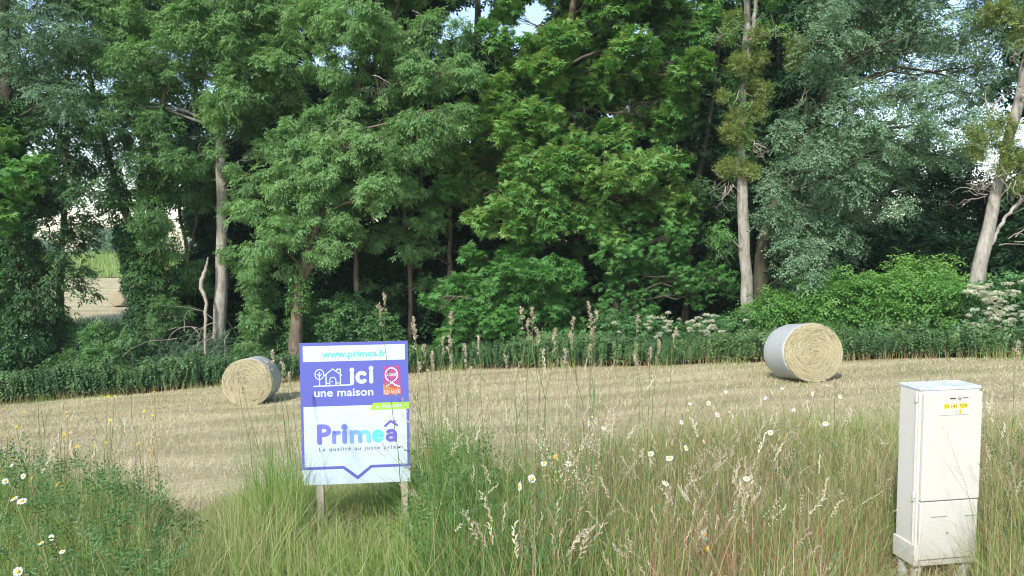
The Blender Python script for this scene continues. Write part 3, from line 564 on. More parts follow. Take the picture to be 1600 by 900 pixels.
# ------------------------------------------------------------ grass blades
def blades(acc, x, y, h, width, lean, ldir, tone, z=None, segs=(0, .4, .75, 1.0)):
    n = len(x); z = gh(x, y)-.01 if z is None else z
    h = np.broadcast_to(h, (n,)); width = np.broadcast_to(width, (n,)); lean = np.broadcast_to(lean, (n,))
    fa = rng.uniform(0, math.pi, n); wx, wy = np.cos(fa), np.sin(fa); vs = []
    ks = len(segs)
    for k, s in enumerate(segs):
        dx = np.cos(ldir)*h*lean*s**1.8; dy = np.sin(ldir)*h*lean*s**1.8; dz = h*s*(1-.45*np.minimum(lean, 1.3)*s)
        wd = width*(1.0 if k == 0 else (1-s)**.6)/2
        if k < ks-1:
            vs.append(np.stack([x+dx-wx*wd, y+dy-wy*wd, z+dz], -1)); vs.append(np.stack([x+dx+wx*wd, y+dy+wy*wd, z+dz], -1))
        else: vs.append(np.stack([x+dx, y+dy, z+dz], -1))
    m = len(vs); v = np.stack(vs, 1)
    o = (np.arange(n)*m)[:, None, None]
    q = np.array([[2*k, 2*k+1, 2*k+3, 2*k+2] for k in range(ks-2)])[None]+o
    t = np.array([[2*(ks-2), 2*(ks-2)+1, 2*(ks-1)]])[None]+o
    acc.add(v, q, t, np.repeat(np.broadcast_to(tone, (n,)), m))
def wedge(n, y0, y1, umin=-.80, umax=.80, power=1.0):
    y = np.sqrt(rng.uniform(y0*y0, y1*y1, n)); u = rng.uniform(umin, umax, n); return u*y, y
TPX = [-200, 0, 60, 150, 215, 250, 290, 340, 400, 470, 560, 650, 750, 850, 950, 1100, 1300, 1400, 1600, 1800]
TPY = [700, 700, 712, 724, 762, 802, 812, 775, 748, 730, 745, 700, 700, 686, 655, 628, 622, 632, 645, 640]
def hmax(x, y, nat):
    px = 800+FPX*x/y; top = np.interp(px, TPX, TPY)+14*(noise2(x*3, y*3, 3.1, 77)-.5)
    z = EYE-(top-392)/FPX*y-gh(x, y)
    z = np.where((y < 3.35) & (px > 1385) & (px < 1540), np.minimum(z, EYE-(905-392)/FPX*y+.1*rng.random(len(z))**3), z)
    z = np.where((y < 4.2) & (px > 465) & (px < 655), np.minimum(z, EYE-(825-392)/FPX*y+.12*rng.random(len(z))**2), z)
    return np.clip(z, .05, nat)
x, y = wedge(125000, 1.7, 5.6, -1.05, 1.1)
KT = 1800; tx, ty = wedge(KT, 1.7, 5.6, -1.05, 1.1); tid = rng.integers(0, KT, len(x)); intus = rng.random(len(x)) < .62
tox, toy = rng.normal(0, .06, len(x)), rng.normal(0, .06, len(x))
x = np.where(intus, tx[tid]+tox, x); y = np.where(intus, ty[tid]+toy, y)
th_ = rng.uniform(.65, 1.15, KT)[tid]; tt_ = rng.normal(0, .11, KT)[tid]
px = 800+FPX*x/y
nat = (.42+.28*noise2(x, y, 2.2, 3))*np.where(intus, th_, .85)
H = hmax(x, y, nat)*rng.uniform(.5, 1.12, len(x))
dryp = np.interp(px, [0, 200, 300, 620, 800, 900, 1000, 1400, 1500, 1700], [.14, .10, .05, .07, .18, .38, .50, .44, .56, .6])
nz = noise2(x, y, 3.0, 11); nz2 = noise2(x, y, 1.2, 23)
drym = rng.random(len(x)) < np.clip(dryp*(.45+1.1*nz), 0, .85)
herbz = (px < 260)
ld = np.where(px < 700, rng.normal(2.7, 1.0, len(x)), rng.uniform(0, 6.28, len(x)))
ld = np.where(intus, np.arctan2(toy, tox)+rng.normal(0, .5, len(x)), ld)
ga = Acc(); m = ~drym
tg = np.clip(np.where(intus, tt_, 0)+.20+.42*nz2+.17*(px > 250)*(px < 650)+.10*(px > 800)+rng.normal(0, .16, len(x))+.05*herbz, 0, 1)
blades(ga, x[m], y[m], H[m], rng.uniform(.0020, .0050, m.sum()), np.abs(rng.normal(.5, .36, m.sum())), ld[m], tg[m])
tag(ga.build('verge_grass', M['grass']), 'tall tangled green grass growing along the near verge', 'grass', None, 'stuff')
da = Acc(); m = drym
blades(da, x[m], y[m], H[m]*1.12, rng.uniform(.0018, .004, m.sum()), np.abs(rng.normal(.35, .35, m.sum())), ld[m], np.clip(rng.normal(.5, .22, m.sum()), 0, 1))
# fallen thatch low down
x2, y2 = wedge(34000, 1.7, 5.6, -.9, .9); k2 = rng.random(len(x2)) < np.interp(x2/y2, [-.8, -.2, .1, .3], [.25, .12, .5, 1]); x2, y2 = x2[k2], y2[k2]
blades(da, x2, y2, rng.uniform(.12, .42, len(x2)), .003, rng.uniform(.9, 1.6, len(x2)), rng.uniform(0, 6.28, len(x2)), np.clip(rng.normal(.35, .2, len(x2)), 0, 1))
tag(da.build('dry_verge_grass', M['dry']), 'dry straw coloured stalks mixed into the verge grass', 'dry grass', None, 'stuff')
x3 = 668+np.abs(rng.normal(0, 48, 1500)); y3 = rng.uniform(3.5, 4.7, 1500); tp = rng.uniform(600, 740, 1500)**1.0+30*rng.random(1500); x3 = (x3-800)/FPX*y3
h3 = np.clip(EYE-(tp-392)/FPX*y3-gh(x3, y3), .2, .95)
x4 = rng.normal(0, 26, 420)+430; y4 = rng.uniform(3.4, 4.4, 420); tp4 = rng.uniform(650, 740, 420); x4 = (x4-800)/FPX*y4
h4 = np.clip(EYE-(tp4-392)/FPX*y4-gh(x4, y4), .2, .9)
cx3 = np.concatenate([x3, x4]); cy3 = np.concatenate([y3, y4]); hh3 = np.concatenate([h3, h4]); ca3 = Acc()
blades(ca3, cx3, cy3, hh3, .0036, np.abs(rng.normal(.28, .22, len(cx3))), rng.uniform(0, 6.28, len(cx3)), np.clip(rng.normal(.42, .16, len(cx3)), 0, 1))
tag(ca3.build('tall_grass_clump', M['grass']), 'taller green grass clumps growing up either side of the sign', 'grass', None, 'stuff')
# bank and field edge grass
bkm = Acc(); x, y = wedge(30000, 5.2, 9.5, -.85, .85); px = 800+FPX*x/y
H = np.clip(hmax(x, y, .6)*rng.uniform(.5, 1.0, len(x)), 0, .6); nat_ = np.interp(px, [0, 200, 300, 640, 800, 1000, 1600], [.14, .1, .06, .10, .13, .28, .34])
keep = rng.random(len(x)) < np.interp(px, [0, 300, 640, 900, 1050, 1600], [.35, .25, .3, .45, .9, 1.0])*np.clip((9.6-y)/2.5, 0, 1)
H = np.maximum(H*.6, nat_*rng.uniform(.4, 1.2, len(x)))
k = keep; blades(bkm, x[k], y[k], H[k], rng.uniform(.004, .007, k.sum()), np.abs(rng.normal(.45, .3, k.sum())), rng.uniform(0, 6.28, k.sum()), np.clip(rng.normal(.58, .25, k.sum()), 0, 1))
tag(bkm.build('bank_grass', M['grass']), 'thinner half dry grass down the bank at the field edge', 'grass', None, 'stuff')

# broad leaved weeds
def t_weed():
    L = []
    for k in range(9):
        s = .03+.035*k; L.append(leafq((s, 0, 0), (1 if k % 2 else -1)*r_.uniform(.5, 1.2), r_.uniform(.05, .085)*(1.1-.05*k), .022, r_.uniform(-.4, .4)))
    return template(L)
TP['weed'] = [t_weed() for _ in range(4)]
wa = Acc()
def weeds(n, pa, pb, y0, y1, scl=1.0, tb=.5):
    px_ = rng.uniform(pa, pb, n); y_ = np.sqrt(rng.uniform(y0*y0, y1*y1, n)); x_ = (px_-800)/FPX*y_
    hm = hmax(x_, y_, .6); z_ = gh(x_, y_)+hm*rng.uniform(.15, .95, n)
    D = np.stack([rng.normal(0, .6, n), rng.normal(-.1, .6, n), rng.uniform(.1, 1.1, n)], -1)
    scatter(wa, 'weed', np.stack([x_, y_, z_], -1), D, scl*rng.uniform(.5, 1.2, n)*.40, np.clip(rng.normal(tb, .2, n), 0, 1), roll=1.5)
weeds(900, -60, 260, 2.0, 4.2, 1.0, .5); weeds(420, 645, 750, 2.8, 4.2, 1.1, .6); weeds(200, 780, 900, 2.2, 3.6, .7, .4); weeds(250, 1000, 1380, 2.6, 4.5, .6, .5); weeds(160, 1550, 1650, 2.9, 4.2, .8, .3)
tag(wa.build('verge_weeds', M['herb']), 'dark leafy weeds, thickest in the left corner of the verge', 'weeds', None, 'stuff')

# fine flowering stalks rising above the sward (uncountable haze of them)
st = Acc(); sd = Acc()
TS = []
for k_ in range(4):
    L = []
    for i in range(18):
        s = .0042*i; a_ = r_.uniform(-.9, .9); L.append(leafq((s, 0, 0), a_, r_.uniform(.008, .015), .0042, r_.uniform(-.5, .5)))
    TS.append(template(L))
TP['spike'] = TS
TSf = []
for k_ in range(4):
    L = []
    for i in range(26):
        s = .13*r_.random(); rr = .045*(1-s/.15); an = r_.uniform(0, 6.28)
        L.append(leafq((s, math.cos(an)*rr*r_.random(), math.sin(an)*rr*r_.random()), r_.uniform(-1.2, 1.2), .011, .005, r_.uniform(-.6, .6)))
    TSf.append(template(L))
TP['panicle'] = TSf
def stalks(n, pa, pb, y0, y1, hlo, hhi, headk='spike', hs=1.0, tone=.5, topline=None, lean=.25):
    px_ = rng.uniform(pa, pb, n); y_ = np.sqrt(rng.uniform(y0*y0, y1*y1, n)); x_ = (px_-800)/FPX*y_
    g_ = gh(x_, y_); h_ = rng.uniform(hlo, hhi, n)
    ok_ = ~((px_ > 1290) & (px_ < 1560) & (y_ < 3.3)) & ~((px_ > 330) & (px_ < 650) & (y_ < 4.1)); n = int(ok_.sum()); px_, y_, x_, g_, h_ = px_[ok_], y_[ok_], x_[ok_], g_[ok_], h_[ok_]
    if topline is not None:
        tp = rng.uniform(topline[0], topline[1], n); h_ = np.clip(EYE-(tp-392)/FPX*y_-g_, .15, 1.25)
    ln = np.abs(rng.normal(lean, .15, n)); ldr = rng.uniform(0, 6.28, n)
    blades(st, x_, y_, h_, .0028, ln, ldr, np.clip(rng.normal(tone, .25, n), 0, 1), segs=(0, .3, .6, .85, 1.0))
    tip = np.stack([x_+np.cos(ldr)*h_*ln, y_+np.sin(ldr)*h_*ln, g_-.01+h_*(1-.45*ln)], -1)
    D = np.stack([np.cos(ldr)*(ln*1.8+.2), np.sin(ldr)*(ln*1.8+.2), np.ones(n)*.9], -1)
    scatter(sd, headk, tip-unit(D)*.05*hs, D, hs*rng.uniform(.7, 1.2, n), np.clip(rng.normal(.5, .25, n), 0, 1), roll=3)
stalks(700, 1000, 1420, 2.4, 6, .5, .8, topline=(610, 760)); stalks(300, 1530, 1650, 2.6, 6, .5, .8, topline=(600, 760))
stalks(300, 640, 1000, 2.6, 5.5, .5, .8, topline=(590, 730)); stalks(230, 640, 960, 3.0, 4.8, .8, 1.1, tone=.2, topline=(540, 640), lean=.15)
stalks(120, 370, 480, 3.2, 4.8, .7, 1.0, tone=.2, topline=(620, 730), lean=.12); stalks(150, -40, 230, 2.6, 4.4, .6, .9, tone=.2, topline=(640, 730), lean=.12)
stalks(70, 860, 960, 2.7, 3.6, .6, .8, 'panicle', 1.0, .7, (650, 740)); stalks(70, 1380, 1640, 2.6, 4, .6, .8, 'panicle', .9, .7, (640, 820)); stalks(90, 1100, 1400, 2.6, 4, .6, .8, 'panicle', .8, .7, (640, 800))
stalks(40, 760, 900, 2.3, 3.0, .4, .6, 'spike', 1.3, .9, (760, 880)); stalks(160, 1000, 1400, 2.1, 3.0, .4, .6, 'spike', 1.0, .8, (740, 890))
tag(st.build('grass_stalks', M['stem']), 'fine upright flowering stalks standing over the verge grass', 'grass', None, 'stuff')
tag(sd.build('grass_seed_heads', M['seed']), 'small beige seed heads topping the fine verge stalks', 'grass', None, 'stuff')
ra = Acc(); n = 700; px_ = np.concatenate([rng.normal(1110, 55, n), rng.normal(1290, 60, 260)]); y_ = rng.uniform(2.4, 3.4, len(px_)); x_ = (px_-800)/FPX*y_
blades(ra, x_, y_, rng.uniform(.25, .55, len(px_)), .003, np.abs(rng.normal(.15, .15, len(px_))), rng.uniform(0, 6.28, len(px_)), rng.random(len(px_)))
tag(ra.build('red_sorrel', M['red']), 'reddish dried sorrel stems in the grass right of centre', 'weeds', None, 'stuff')

# stubble, swaths and loose hay
sa = Acc()
n = 110000; y = 5.5+21*rng.random(n)**1.25; u = rng.uniform(-.82, .82, n); x = u*y; k = (y > verge_edge(x)+1.2) & (y < hedge_y(x)-.1); x, y = x[k], y[k]; n = len(x)
sw = .5+.5*np.sin((y+.25*x+.5*noise2(x, y, .5, 2))*2*math.pi/1.9)
flat_ = rng.random(n) < .6
blades(sa, x, y, np.where(flat_, rng.uniform(.06, .17, n), rng.uniform(.03, .09, n)*(1+.9*sw)), .0028+.00045*y, np.where(flat_, rng.uniform(1.0, 1.8, n), rng.uniform(.1, .7, n)), rng.uniform(0, 6.28, n),
       np.clip(.58+.25*(sw-.5)+.5*(noise2(x, y, .8, 9)-.5)+rng.normal(0, .2, n), 0, 1), z=gh(x, y)-.01+.09*np.maximum(0, sw-.45)*noise2(x, y, 2.5, 31)*(rng.random(n)), segs=(0, .5, 1.0))
n = 9000; x, y = wedge(n, 50, 75, -.75, .75); blades(sa, x, y, rng.uniform(.06, .2, n), .05, rng.uniform(.3, 1.5, n), rng.uniform(0, 6.28, n), rng.random(n), segs=(0, .5, 1.0))
tag(sa.build('hay_stubble', M['straw']), 'pale cut stubble and loose hay covering the field', 'hay', None, 'stuff')
gs = Acc()
n = 7000; x = rng.uniform(-24, 17, n); y = hedge_y(x)-rng.random(n)**2*.9+.15; k = noise2(x, y, 1.6, 71) > .42; x, y = x[k], y[k]; n = len(x)
blades(gs, x, y, rng.uniform(.08, .38, n)*noise2(x, y, 2.1, 72)*1.4, .012, rng.uniform(.2, .9, n), rng.uniform(0, 6.28, n), np.clip(rng.normal(.5, .25, n), 0, 1), segs=(0, .5, 1.0))
n = 26000; y = 6.5+19*rng.random(n); u = rng.uniform(-.82, .82, n); x = u*y; k = (y > verge_edge(x)+1.2) & (y < hedge_y(x)-.1) & (noise2(x, y, 1.3, 41) > .56); x, y = x[k], y[k]; n = len(x)
blades(gs, x, y, rng.uniform(.05, .12, n), .005+.0004*y, rng.uniform(.1, .7, n), rng.uniform(0, 6.28, n), np.clip(rng.normal(.5, .2, n), 0, 1), segs=(0, .5, 1.0))
tag(gs.build('field_regrowth', M['grass']), 'thin green regrowth showing through the stubble', 'grass', None, 'stuff')
# far meadow and woodland floor
fm = Acc(); n = 26000; x, y = wedge(n, 75, 97, -.8, .8); blades(fm, x, y, rng.uniform(.5, 1.3, n), .09, rng.uniform(.1, .5, n), rng.uniform(0, 6.28, n), np.clip(rng.normal(.62, .14, n), 0, 1), segs=(0, .5, 1.0))
tag(fm.build('meadow_grass', M['grass']), 'tall unmown pale grass at the top of the far hill', 'grass', None, 'stuff')
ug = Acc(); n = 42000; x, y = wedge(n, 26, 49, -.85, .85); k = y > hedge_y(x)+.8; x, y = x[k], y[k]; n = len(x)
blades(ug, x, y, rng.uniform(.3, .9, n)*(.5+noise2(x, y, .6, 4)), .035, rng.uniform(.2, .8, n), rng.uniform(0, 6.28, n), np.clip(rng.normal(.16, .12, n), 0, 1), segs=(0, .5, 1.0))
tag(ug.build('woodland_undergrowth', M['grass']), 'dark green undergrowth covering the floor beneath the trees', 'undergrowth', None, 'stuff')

# nettle hedge
TN = []
for k_ in range(5):
    L = []; hh = 1.0
    for i in range(13):
        s = .30+.70*(i/13)**.8; a0 = (i % 2)*math.pi/2+r_.uniform(-.3, .3)
        for sg in (0, math.pi): L.append(leafq((s, 0, 0), 0, .001, .001) if False else None)
        for sg in (0, math.pi):
            an = a0+sg; d = np.array([.15-r_.uniform(0, .75), math.cos(an), math.sin(an)]); d /= np.linalg.norm(d)
            sd_ = np.array([0, -math.sin(an), math.cos(an)]); b0 = np.array([s, 0, 0]); Lf = .16*(1.15-.5*s)*r_.uniform(.8, 1.2); m_ = b0+d*Lf*.45
            L.append([b0, m_+sd_*Lf*.27, b0+d*Lf+np.array([-.02, 0, 0]), m_-sd_*Lf*.27])
    L = [l for l in L if l is not None]
    L.append([np.array([0, -.006, 0]), np.array([.5, .006, 0]), np.array([1., 0, 0]), np.array([.5, -.006, 0])])
    v, _, t = template(L); TN.append((v, None, t))
TP['nettle'] = TN
na = Acc(); ns = Acc()
n = 7200; x = rng.uniform(-24, 17, n); off = rng.uniform(0, 1.7, n); y = hedge_y(x)+off; z = gh(x, y)
hN = np.interp(x, [-24, -17, -10, -2, 5, 10, 13, 17], [1.15, 1.15, 1.1, .95, .95, .8, .72, .7])*(.72+.28*np.minimum(1, off/.35))*rng.uniform(.62, 1.12, n)*(.82+.40*noise2(x, y, 1.1, 6))
D = np.stack([rng.normal(0, .17, n), rng.normal(-.08, .15, n), np.ones(n)], -1)
scatter(na, 'nettle', np.stack([x, y, z], -1), D, hN, np.clip(.48+.5*(noise2(x, y, .8, 8)-.5)+rng.normal(0, .2, n), 0, 1), up=(0, 1, 0), roll=3)
n = 2600; x = rng.uniform(-24, 15, n); y = hedge_y(x)+rng.uniform(.1, 1.7, n); n1_ = noise2(x, y, .7, 61); k = n1_ > .5; x, y = x[k], y[k]; n = len(x)
scatter(na, 'elder', np.stack([x, y, gh(x, y)+rng.uniform(.5, 1.15, n)*np.interp(x, [-20, 5, 14], [1.1, .9, .7])], -1), rng.normal(0, 1, (n, 3))+np.array([0, -.3, .4]), rng.uniform(.6, 1.1, n), np.clip(rng.normal(.6, .2, n), 0, 1), roll=1.0)
tag(na.build('nettle_hedge', M['nettle']), 'long waist high band of nettles between field and wood', 'nettles', None, 'stuff')
n = 3500; x = rng.uniform(-24, 17, n); y = hedge_y(x)+rng.uniform(-.35, .4, n)
blades(ns, x, y, rng.uniform(.15, .5, n), .012, np.abs(rng.normal(.2, .2, n)), rng.uniform(0, 6.28, n), rng.uniform(0, .7, n), segs=(0, .5, 1.0))
tag(ns.build('hedge_foot_grass', M['dry']), 'dry brown stems at the foot of the nettle band', 'dry grass', None, 'stuff')

# ------------------------------------------------------------ hay bales
b = NB('bale_straw'); v = b.obj()
wv = b.n('ShaderNodeTexWave', wave_type='RINGS', rings_direction='Y'); b.l(v, wv.inputs[0]); wv.inputs['Scale'].default_value = 7; wv.inputs['Distortion'].default_value = 5; wv.inputs['Detail'].default_value = 5; wv.inputs['Detail Scale'].default_value = 2.2
n1 = b.noise(28, v, 6, .7); h_ = b.math('ADD', b.math('MULTIPLY', wv.outputs[1], .45), b.math('MULTIPLY', n1, .6))
M['bale'] = b.pbr(b.ramp(h_, [(.2, (.27, .215, .125)), (.5, (.45, .385, .245)), (.8, (.62, .55, .38))]), .9, .1, b.bump(h_, 1, .05))
b = NB('bale_net'); v = b.obj()
n1 = b.noise(10, b.mapping(v, (1, 14, 1)), 5); n2 = b.noise(26, b.mapping(v, (3, 1, 3)), 4)
f_ = b.math('ADD', b.math('MULTIPLY', n1, .6), b.math('MULTIPLY', n2, .4))
M['net'] = b.pbr(b.ramp(f_, [(.35, (.26, .265, .24)), (.5, (.39, .40, .39)), (.68, (.52, .53, .52))]), .55, .35, b.bump(f_, .5, .015))
def bale(px, py, Yd, Rb, Lb, az, label, far=False, tilt=5.0):
    c = W(px, py, Yd); az = R(az); ax = np.array([math.sin(az), math.cos(az), 0])
    gz = float(gh(c[0]+ax[0]*Lb/2, c[1]+ax[1]*Lb/2)); base = np.array([c[0]+ax[0]*Lb/2, c[1]+ax[1]*Lb/2, gz])
    root = empty('hay_bale', base, label, 'hay bale', 'round hay bales in the fields'); root.rotation_euler = (R(-tilt), 0, -az)
    n = 72; zc = Rb-.05; core = Acc(); th = np.arange(n)*2*math.pi/n
    prof = [(0, -Lb/2-.02), (Rb*.25, -Lb/2-.035), (Rb*.6, -Lb/2-.03), (Rb*.88, -Lb/2-.01), (Rb*.965, -Lb/2+.03), (Rb*.985, -Lb/2+.08), (Rb*.985, Lb/2-.08), (Rb*.95, Lb/2-.01), (Rb*.5, Lb/2+.02), (0, Lb/2+.02)]
    def lathe(pr, wob, sag=.06):
        vs = []
        for k_, (r0, yy) in enumerate(pr):
            rr = r0*(1+wob*np.sin(th*3+.5+yy)+wob*.6*np.sin(th*7+2*yy)); zz = rr*np.cos(th)
            zz = np.where(zz < -Rb*.9, -Rb*.9+(zz+Rb*.9)*.35, zz)
            vs.append(np.stack([rr*np.sin(th), np.full(n, yy)+.012*np.sin(th*9+r0*20)*(r0 > 0), zz*(1-sag*.5)+zc], -1))
        i, j = np.meshgrid(np.arange(len(pr)-1), np.arange(n), indexing='ij')
        return np.concatenate(vs), np.stack([i*n+j, i*n+(j+1) % n, (i+1)*n+(j+1) % n, (i+1)*n+j], -1)
    v, q = lathe(prof, .008); core.add(v, q); core.build('straw_core', M['bale'], root, None, smooth=True)
    nt_ = Acc(); v, q = lathe([(Rb*.975, -Lb/2+.045), (Rb*.995, -Lb/2+.05), (Rb, -Lb/2+.1), (Rb*1.004, -Lb/4), (Rb, 0), (Rb*1.004, Lb/4), (Rb, Lb/2-.1), (Rb*.97, Lb/2-.02)], .008); nt_.add(v, q)
    nt_.build('net_wrap', M['net'], root, None, smooth=True)
    if not far:
        ls = Acc(); m = 3600; rr = Rb*np.sqrt(rng.random(m))*.985; a0 = rng.uniform(0, 6.28, m); al = rng.uniform(.06, .2, m)/np.maximum(rr, .12); zoff = .012+.03*rng.random(m)
        pts = []
        for s in (0, .5, 1):
            an = a0+al*s; r2 = rr*(1+.0*s)+rng.normal(0, .008, m); pts.append(np.stack([r2*np.sin(an), -Lb/2-.03-zoff+.035*(rr/Rb)**4, r2*np.cos(an)*.97+zc], -1))
        ra_ = np.stack([np.sin(a0), 0*a0, np.cos(a0)], -1)*.0035
        v = np.stack([pts[0]-ra_, pts[0]+ra_, pts[1]-ra_, pts[1]+ra_, pts[2]-ra_, pts[2]+ra_], 1); o_ = (np.arange(m)*6)[:, None, None]
        ls.add(v, np.array([[0, 1, 3, 2], [2, 3, 5, 4]])[None]+o_, None, np.repeat(np.clip(rng.normal(.55, .25, m), 0, 1), 6))
        # stray stems round the rim and foot
        m = 500; a0 = rng.uniform(0, 6.28, m); P = np.stack([Rb*.96*np.sin(a0), np.full(m, -Lb/2+rng.uniform(-.05, .05, m)), Rb*.94*np.cos(a0)+zc], -1); d_ = unit(np.stack([np.sin(a0), rng.normal(-.6, .5, m), np.cos(a0)], -1)+rng.normal(0, .5, (m, 3)))*rng.uniform(.02, .09, m)[:, None]
        k_ = P[:, 2] > .02; P, d_ = P[k_], d_[k_]; m = len(P); sx = np.array([.002, 0, .002]); v = np.stack([P-sx, P+sx, P+d_], 1); ls.add(v, None, np.array([[0, 1, 2]])[None]+(np.arange(m)*3)[:, None, None], rng.random(m*3))
        ls.build('loose_straw', M['straw'], root, None)
    return root
bale(1274, 553, 16.2, .685, 1.1, -6, 'large round hay bale with white net at the right, by the nettles', tilt=7.5)
bale(385, 600, 19.3, .66, 1.15, -5, 'smaller looking round hay bale left of the sign')
bale(181, 466, 54, .68, 1.2, 10, 'distant hay bale across the valley seen between left trunks', True)

# ------------------------------------------------------------ sign
def text_mesh(txt, size, off=0.0, space=1.0, shear=0):
    cu = bpy.data.curves.new('t', 'FONT'); cu.body = txt; cu.size = size; cu.offset = off; cu.space_character = space; cu.resolution_u = 3; cu.shear = shear
    o = bpy.data.objects.new('t', cu); COL.objects.link(o); bpy.context.view_layer.update()
    me = bpy.data.meshes.new_from_object(o.evaluated_get(bpy.context.evaluated_depsgraph_get())); bpy.data.objects.remove(o)
    return me
SW, SH = .60, .80
sc_ = W(557, 646, 4.06)
SIGN = empty('estate_sign', (sc_[0], 4.06, float(gh(sc_[0], 4.06))), 'purple and white house builder sign on two wooden posts', 'sign')
SIGN.rotation_euler = (R(-1.5), R(-.8), R(5.0))
zp = sc_[2]-SH/2-SIGN.location[2]      # bottom edge of the panel above ground
def sxz(u, v): return (u-.5)*SW, zp+SH*(1-v)
def poly(pts, depth, thick=.0006):
    """flat printed shape; convex outline or a triangulated list"""
    a_ = Acc(); P = np.array([(sxz(u, v)[0], -depth, sxz(u, v)[1]) for u, v in pts]); n = len(P)
    a_.add(P, None, [(0, k, k+1) for k in range(1, n-1)]); return a_
SC = {k: flat('sign_'+k, c, .6, .15) for k, c in {'white': (.47, .545, .60), 'purple': (.105, .115, .38), 'cyan': (.12, .50, .74), 'lime': (.30, .55, .06), 'dark': (.10, .13, .22), 'p1': (.16, .15, .50), 'p2': (.16, .21, .56), 'p3': (.16, .30, .66), 'p4': (.16, .45, .82), 'p5': (.11, .72, .95), 'p6': (.14, .11, .40), 'mauve': (.33, .07, .22), 'orange': (.85, .17, .08)}.items()}
pa_ = Acc(); pa_.box((-SW/2, 0, zp), (SW/2, .004, zp+SH))
panel = pa_.build('panel', SC['white'], SIGN)
def layer(name, acc, mat): return acc.build(name, SC[mat], panel)
L1, L2, L3 = .0006, .0012, .0018
layer('purple_field', poly([(.0, 0), (1, 0), (1, .447), (0, .447)], L1), 'purple')
layer('web_strip', poly([(.03, .022), (.972, .022), (.972, .132), (.03, .132)], L2), 'white')
bd = Acc()
def quadp(p, d=L1): bd.add([(sxz(u, v)[0], -d, sxz(u, v)[1]) for u, v in p], [(0, 1, 2, 3)])
quadp([(0, .447), (.024, .447), (.024, .872), (0, .872)]); quadp([(.976, .447), (1, .447), (1, .872), (.976, .872)])
quadp([(0, .872), (.385, .872), (.375, .892), (0, .892)]); quadp([(.385, .872), (.51, .945), (.51, .972), (.375, .892)]); quadp([(.51, .945), (.635, .872), (.645, .892), (.51, .972)]); quadp([(.635, .872), (1, .872), (1, .892), (.645, .892)])
layer('border', bd, 'purple')
layer('green_band', poly([(.665, .433), (1.0, .433), (1.0, .482), (.643, .482)], L2), 'lime')
def lettering(txt, u0, u1, vbase, vh, mat, off=0, depth=L3, name='lettering', space=1.0, shear=0, par=None):
    me = text_mesh(txt, 1.0, off, space, shear); v = np.zeros(len(me.vertices)*3); me.vertices.foreach_get('co', v); v = v.reshape(-1, 3)
    x0, x1 = v[:, 0].min(), v[:, 0].max(); cap = .73
    X = sxz(u0, 0)[0]+(v[:, 0]-x0)/(x1-x0)*(u1-u0)*SW; Z = sxz(0, vbase)[1]+v[:, 1]/cap*vh*SH
    me.vertices.foreach_set('co', np.stack([X, np.full(len(X), -depth), Z], -1).astype(np.float32).ravel()); me.materials.clear(); me.materials.append(SC[mat]); me.update(); me.name = name
    o = bpy.data.objects.new(name, me); COL.objects.link(o); o.parent = par or panel; return o
lettering('www.primea.fr', .205, .80, .103, .047, 'cyan', .022)
lettering('une maison', .125, .672, .378, .058, 'white', .022)
def stroke(acc, pts, wd, depth=L3, closed=False, nsub=1):
    """flat line with round ends, in sign fractions"""
    P = np.array([sxz(u, v) for u, v in pts]); 
    if closed: P = np.vstack([P, P[:1]])
    for k in range(len(P)-1):
        d = P[k+1]-P[k]; L = np.hypot(*d)+1e-9; nrm = np.array([-d[1], d[0]])/L*wd/2; dd = depth+.000008*k
        c = [P[k]+nrm, P[k]-nrm, P[k+1]-nrm, P[k+1]+nrm]; acc.add([(q_[0], -dd, q_[1]) for q_ in c], [(0, 1, 2, 3)])
    for k in range(len(P)):
        an = np.arange(12)*math.pi/6; dd = depth+.0003+.000008*k; ring = [(P[k][0]+wd/2*math.cos(t_), -dd, P[k][1]+wd/2*math.sin(t_)) for t_ in an]
        acc.add(ring, None, [(0, i_, i_+1) for i_ in range(1, 11)])
def arcp(cu, cv, ru, rv, a0, a1, n=16): return [(cu+ru*math.cos(R(a0+(a1-a0)*k/n)), cv-rv*math.sin(R(a0+(a1-a0)*k/n))) for k in range(n+1)]
def disc(acc, cu, cv, r, depth=L3):
    cx, cz = sxz(cu, cv); an = np.arange(20)*math.pi/10; acc.add([(cx+r*math.cos(t_), -depth, cz+r*math.sin(t_)) for t_ in an], None, [(0, i_, i_+1) for i_ in range(1, 19)])
ic = Acc()
stroke(ic, [(.125, .305), (.47, .300)], .0075); lw = .0062
stroke(ic, arcp(.178, .222, .040, .035, 0, 360, 22), lw); stroke(ic, [(.178, .303), (.178, .205)], lw); stroke(ic, [(.158, .218), (.178, .236), (.198, .218)], .005)
stroke(ic, [(.222, .232), (.300, .185), (.382, .232)], lw); stroke(ic, [(.238, .225), (.238, .302)], lw); stroke(ic, [(.370, .225), (.370, .302)], lw); stroke(ic, [(.340, .200), (.340, .188), (.372, .188), (.368, .218)], lw)
stroke(ic, [(.272, .302)]+arcp(.300, .264, .028, .020, 180, 0, 10)+[(.328, .302)], .0055); stroke(ic, [(.238, .285), (.272, .285)], .0055); stroke(ic, [(.328, .285), (.370, .285)], .0055); disc(ic, .292, .275, .0035)
layer('house_drawing', ic, 'white')
ii = Acc(); wl = .0225
stroke(ii, [(.478, .222), (.478, .288)], wl); disc(ii, .478, .196, .0135); stroke(ii, [(.655, .213), (.655, .282)], wl); disc(ii, .655, .187, .0135)
stroke(ii, arcp(.567, .250, .040, .032, 48, 312, 16), wl); layer('lettering', ii, 'white')
